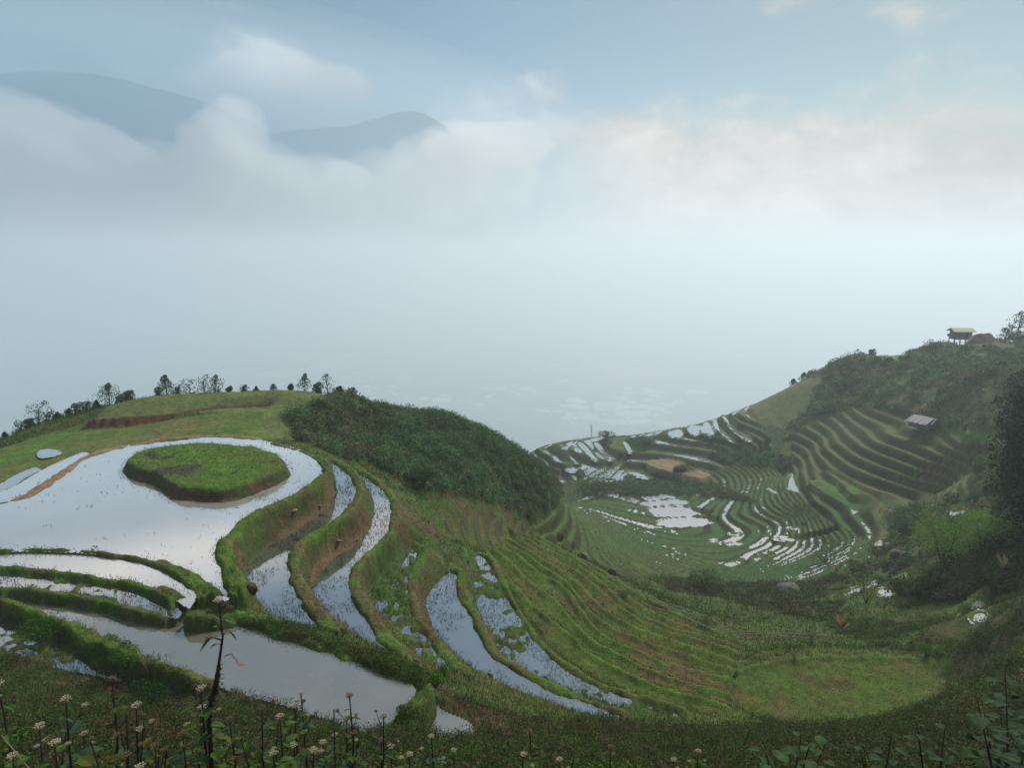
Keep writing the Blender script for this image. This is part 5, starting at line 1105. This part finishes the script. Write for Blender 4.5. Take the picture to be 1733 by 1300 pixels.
# ------------------------------------------------------------------ sky and sun
SUN_EL, SUN_AZ = R(42), R(32)
w = bpy.data.worlds.new('World'); sc.world = w; w.use_nodes = True; nt = w.node_tree; nt.nodes.clear(); L = nt.links.new
out = ND(nt, 'ShaderNodeOutputWorld'); bg = ND(nt, 'ShaderNodeBackground'); bg.inputs['Strength'].default_value = .1; L(bg.outputs[0], out.inputs['Surface'])
sky_ = ND(nt, 'ShaderNodeTexSky', sky_type='NISHITA'); sky_.sun_disc = False; sky_.sun_elevation = SUN_EL; sky_.sun_rotation = SUN_AZ; sky_.altitude = 1500; sky_.dust_density = 1.0
tc = ND(nt, 'ShaderNodeTexCoord'); sx = ND(nt, 'ShaderNodeSeparateXYZ'); L(tc.outputs['Generated'], sx.inputs[0])
def M(op, a, b=None, c=None, clamp=False):
    n = ND(nt, 'ShaderNodeMath', operation=op); n.use_clamp = clamp
    for i, v in enumerate((a, b, c)):
        if v is None: continue
        if isinstance(v, (int, float)): n.inputs[i].default_value = v
        else: L(v, n.inputs[i])
    return n.outputs[0]
az_ = M('ARCTAN2', sx.outputs[0], sx.outputs[1]); el_ = M('ARCSINE', sx.outputs[2])
def wn(scale, det, rough=.55, warp=None, off=0):
    mp = ND(nt, 'ShaderNodeMapping'); mp.inputs['Scale'].default_value = (1, 1, 1.7); mp.inputs['Location'].default_value = (off, off * .7, 0); L(tc.outputs['Generated'], mp.inputs[0])
    n = ND(nt, 'ShaderNodeTexNoise'); n.inputs['Scale'].default_value = scale; n.inputs['Detail'].default_value = det; n.inputs['Roughness'].default_value = rough; n.inputs['Distortion'].default_value = .25; L(mp.outputs[0], n.inputs['Vector']); return n.outputs['Fac']
nA, nB, nC = wn(7, 9, .6), wn(2.6, 5, .5, off=3.1), wn(18, 6, .6, off=7)
def gauss(u, v, su, sv, amp):
    a, e = elev(u, v); x = M('MULTIPLY', M('SUBTRACT', az_, a), FPX / su); y = M('MULTIPLY', M('SUBTRACT', el_, e), FPX / sv); d = M('ADD', M('MULTIPLY', x, x), M('MULTIPLY', y, y))
    return M('MULTIPLY', M('POWER', 2.718, M('MULTIPLY', d, -1)), amp)
def total(l):
    t = l[0]
    for q in l[1:]: t = M('ADD', t, q)
    return t
def ss(x, a, b):
    n = ND(nt, 'ShaderNodeMapRange', interpolation_type='SMOOTHSTEP'); L(x, n.inputs['Value']); n.inputs['From Min'].default_value = a; n.inputs['From Max'].default_value = b; return n.outputs['Result']
low = M('MULTIPLY', ss(M('MULTIPLY', el_, -1), -R(15.5), -R(2)), 1.1)
cov = total([low, gauss(100, 250, 300, 120, .35), gauss(455, 122, 62, 42, 1.3), gauss(470, 170, 110, 45, 1.0), gauss(555, 140, 60, 24, 1.0), gauss(360, 150, 50, 20, .25), gauss(880, 235, 170, 60, .65), gauss(1330, 8, 80, 20, .45), gauss(1560, 12, 70, 22, .4), gauss(140, 95, 60, 16, .15), gauss(930, 135, 90, 22, .18), gauss(735, 290, 60, 40, -.35), gauss(1250, 340, 420, 80, .3), gauss(1450, 130, 330, 100, .05), M('MULTIPLY', M('SUBTRACT', nA, .5), 1.5), M('MULTIPLY', M('SUBTRACT', nC, .5), .45)])
# cloud cover overhead and behind; unseen bright band added to light the ponds
band = M('MULTIPLY', ss(el_, R(18.5), R(22.5)), ss(M('MULTIPLY', el_, -1), -R(28), -R(22.5))); hi = M('MAXIMUM', M('MULTIPLY', ss(el_, R(30), R(45)), ss(nB, .40, .62)), band); fac = M('MAXIMUM', ss(cov, .18, .85), M('MULTIPLY', hi, .85))
bright = M('ADD', M('MULTIPLY', total([gauss(1250, 345, 420, 70, .18), gauss(880, 215, 120, 35, .22), gauss(950, 430, 160, 70, .16), gauss(1400, 420, 400, 120, .12), gauss(460, 110, 70, 34, .5), gauss(1720, 400, 200, 130, -.28), gauss(1650, 60, 300, 200, -.12)]), 1.0), M('ADD', M('MULTIPLY', band, .32), M('ADD', M('MULTIPLY', M('SUBTRACT', nA, .5), 1.0), M('MULTIPLY', M('SUBTRACT', nC, .5), .5))))
warm = M('ADD', ss(az_, -.30, .30), M('ADD', M('MULTIPLY', M('SUBTRACT', nB, .5), 1.2), M('MULTIPLY', M('SUBTRACT', nA, .5), 1.6)), clamp=True); warm = M('MAXIMUM', M('MAXIMUM', warm, band), gauss(490, 130, 170, 80, .95))
cm = ND(nt, 'ShaderNodeMix', data_type='RGBA'); L(warm, cm.inputs['Factor']); cm.inputs['A'].default_value = (4.7, 5.4, 6.3, 1); cm.inputs['B'].default_value = (6.0, 5.75, 5.45, 1)
sc_ = ND(nt, 'ShaderNodeVectorMath', operation='SCALE'); L(cm.outputs['Result'], sc_.inputs[0]); L(M('ADD', bright, 1.0), sc_.inputs['Scale'])
tn_ = ND(nt, 'ShaderNodeMix', data_type='RGBA', blend_type='MULTIPLY'); tn_.inputs['Factor'].default_value = 1; L(sky_.outputs[0], tn_.inputs['A']); st_ = ND(nt, 'ShaderNodeMix', data_type='RGBA'); L(ss(az_, -.1, .55), st_.inputs['Factor']); st_.inputs['A'].default_value = (.80, .89, .78, 1); st_.inputs['B'].default_value = (.70, .76, .60, 1); L(st_.outputs['Result'], tn_.inputs['B'])
mx = ND(nt, 'ShaderNodeMix', data_type='RGBA'); L(fac, mx.inputs['Factor']); L(tn_.outputs['Result'], mx.inputs['A']); L(sc_.outputs[0], mx.inputs['B']); hb = ND(nt, 'ShaderNodeMix', data_type='RGBA'); L(ss(M('MULTIPLY', el_, -1), -R(1.8), -R(.1)), hb.inputs['Factor']); L(mx.outputs['Result'], hb.inputs['A']); hm_ = ND(nt, 'ShaderNodeMix', data_type='RGBA'); L(ss(az_, -.6, .5), hm_.inputs['Factor']); hm_.inputs['A'].default_value = (3.6, 4.8, 6.0, 1); hm_.inputs['B'].default_value = (5.5, 5.45, 5.3, 1); L(hm_.outputs['Result'], hb.inputs['B']); L(hb.outputs['Result'], bg.inputs['Color'])

sl_ = bpy.data.lights.new('sun', 'SUN'); sl_.energy = 3.5; sl_.angle = R(14); sl_.color = (1, .955, .89); so = bpy.data.objects.new('sun', sl_); COL.objects.link(so)
sd = Vector((math.sin(SUN_AZ) * math.cos(SUN_EL), math.cos(SUN_AZ) * math.cos(SUN_EL), math.sin(SUN_EL))); so.rotation_euler = sd.to_track_quat('Z', 'Y').to_euler()

sc.view_settings.view_transform = 'Standard'; sc.view_settings.look = 'None'; sc.view_settings.exposure = 0; sc.view_settings.gamma = 1
cy = sc.cycles; cy.max_bounces = 20; cy.diffuse_bounces = 2; cy.glossy_bounces = 2; cy.transmission_bounces = 2; cy.volume_bounces = 20; cy.transparent_max_bounces = 8; cy.use_denoising = True
cy.caustics_reflective = False; cy.caustics_refractive = False
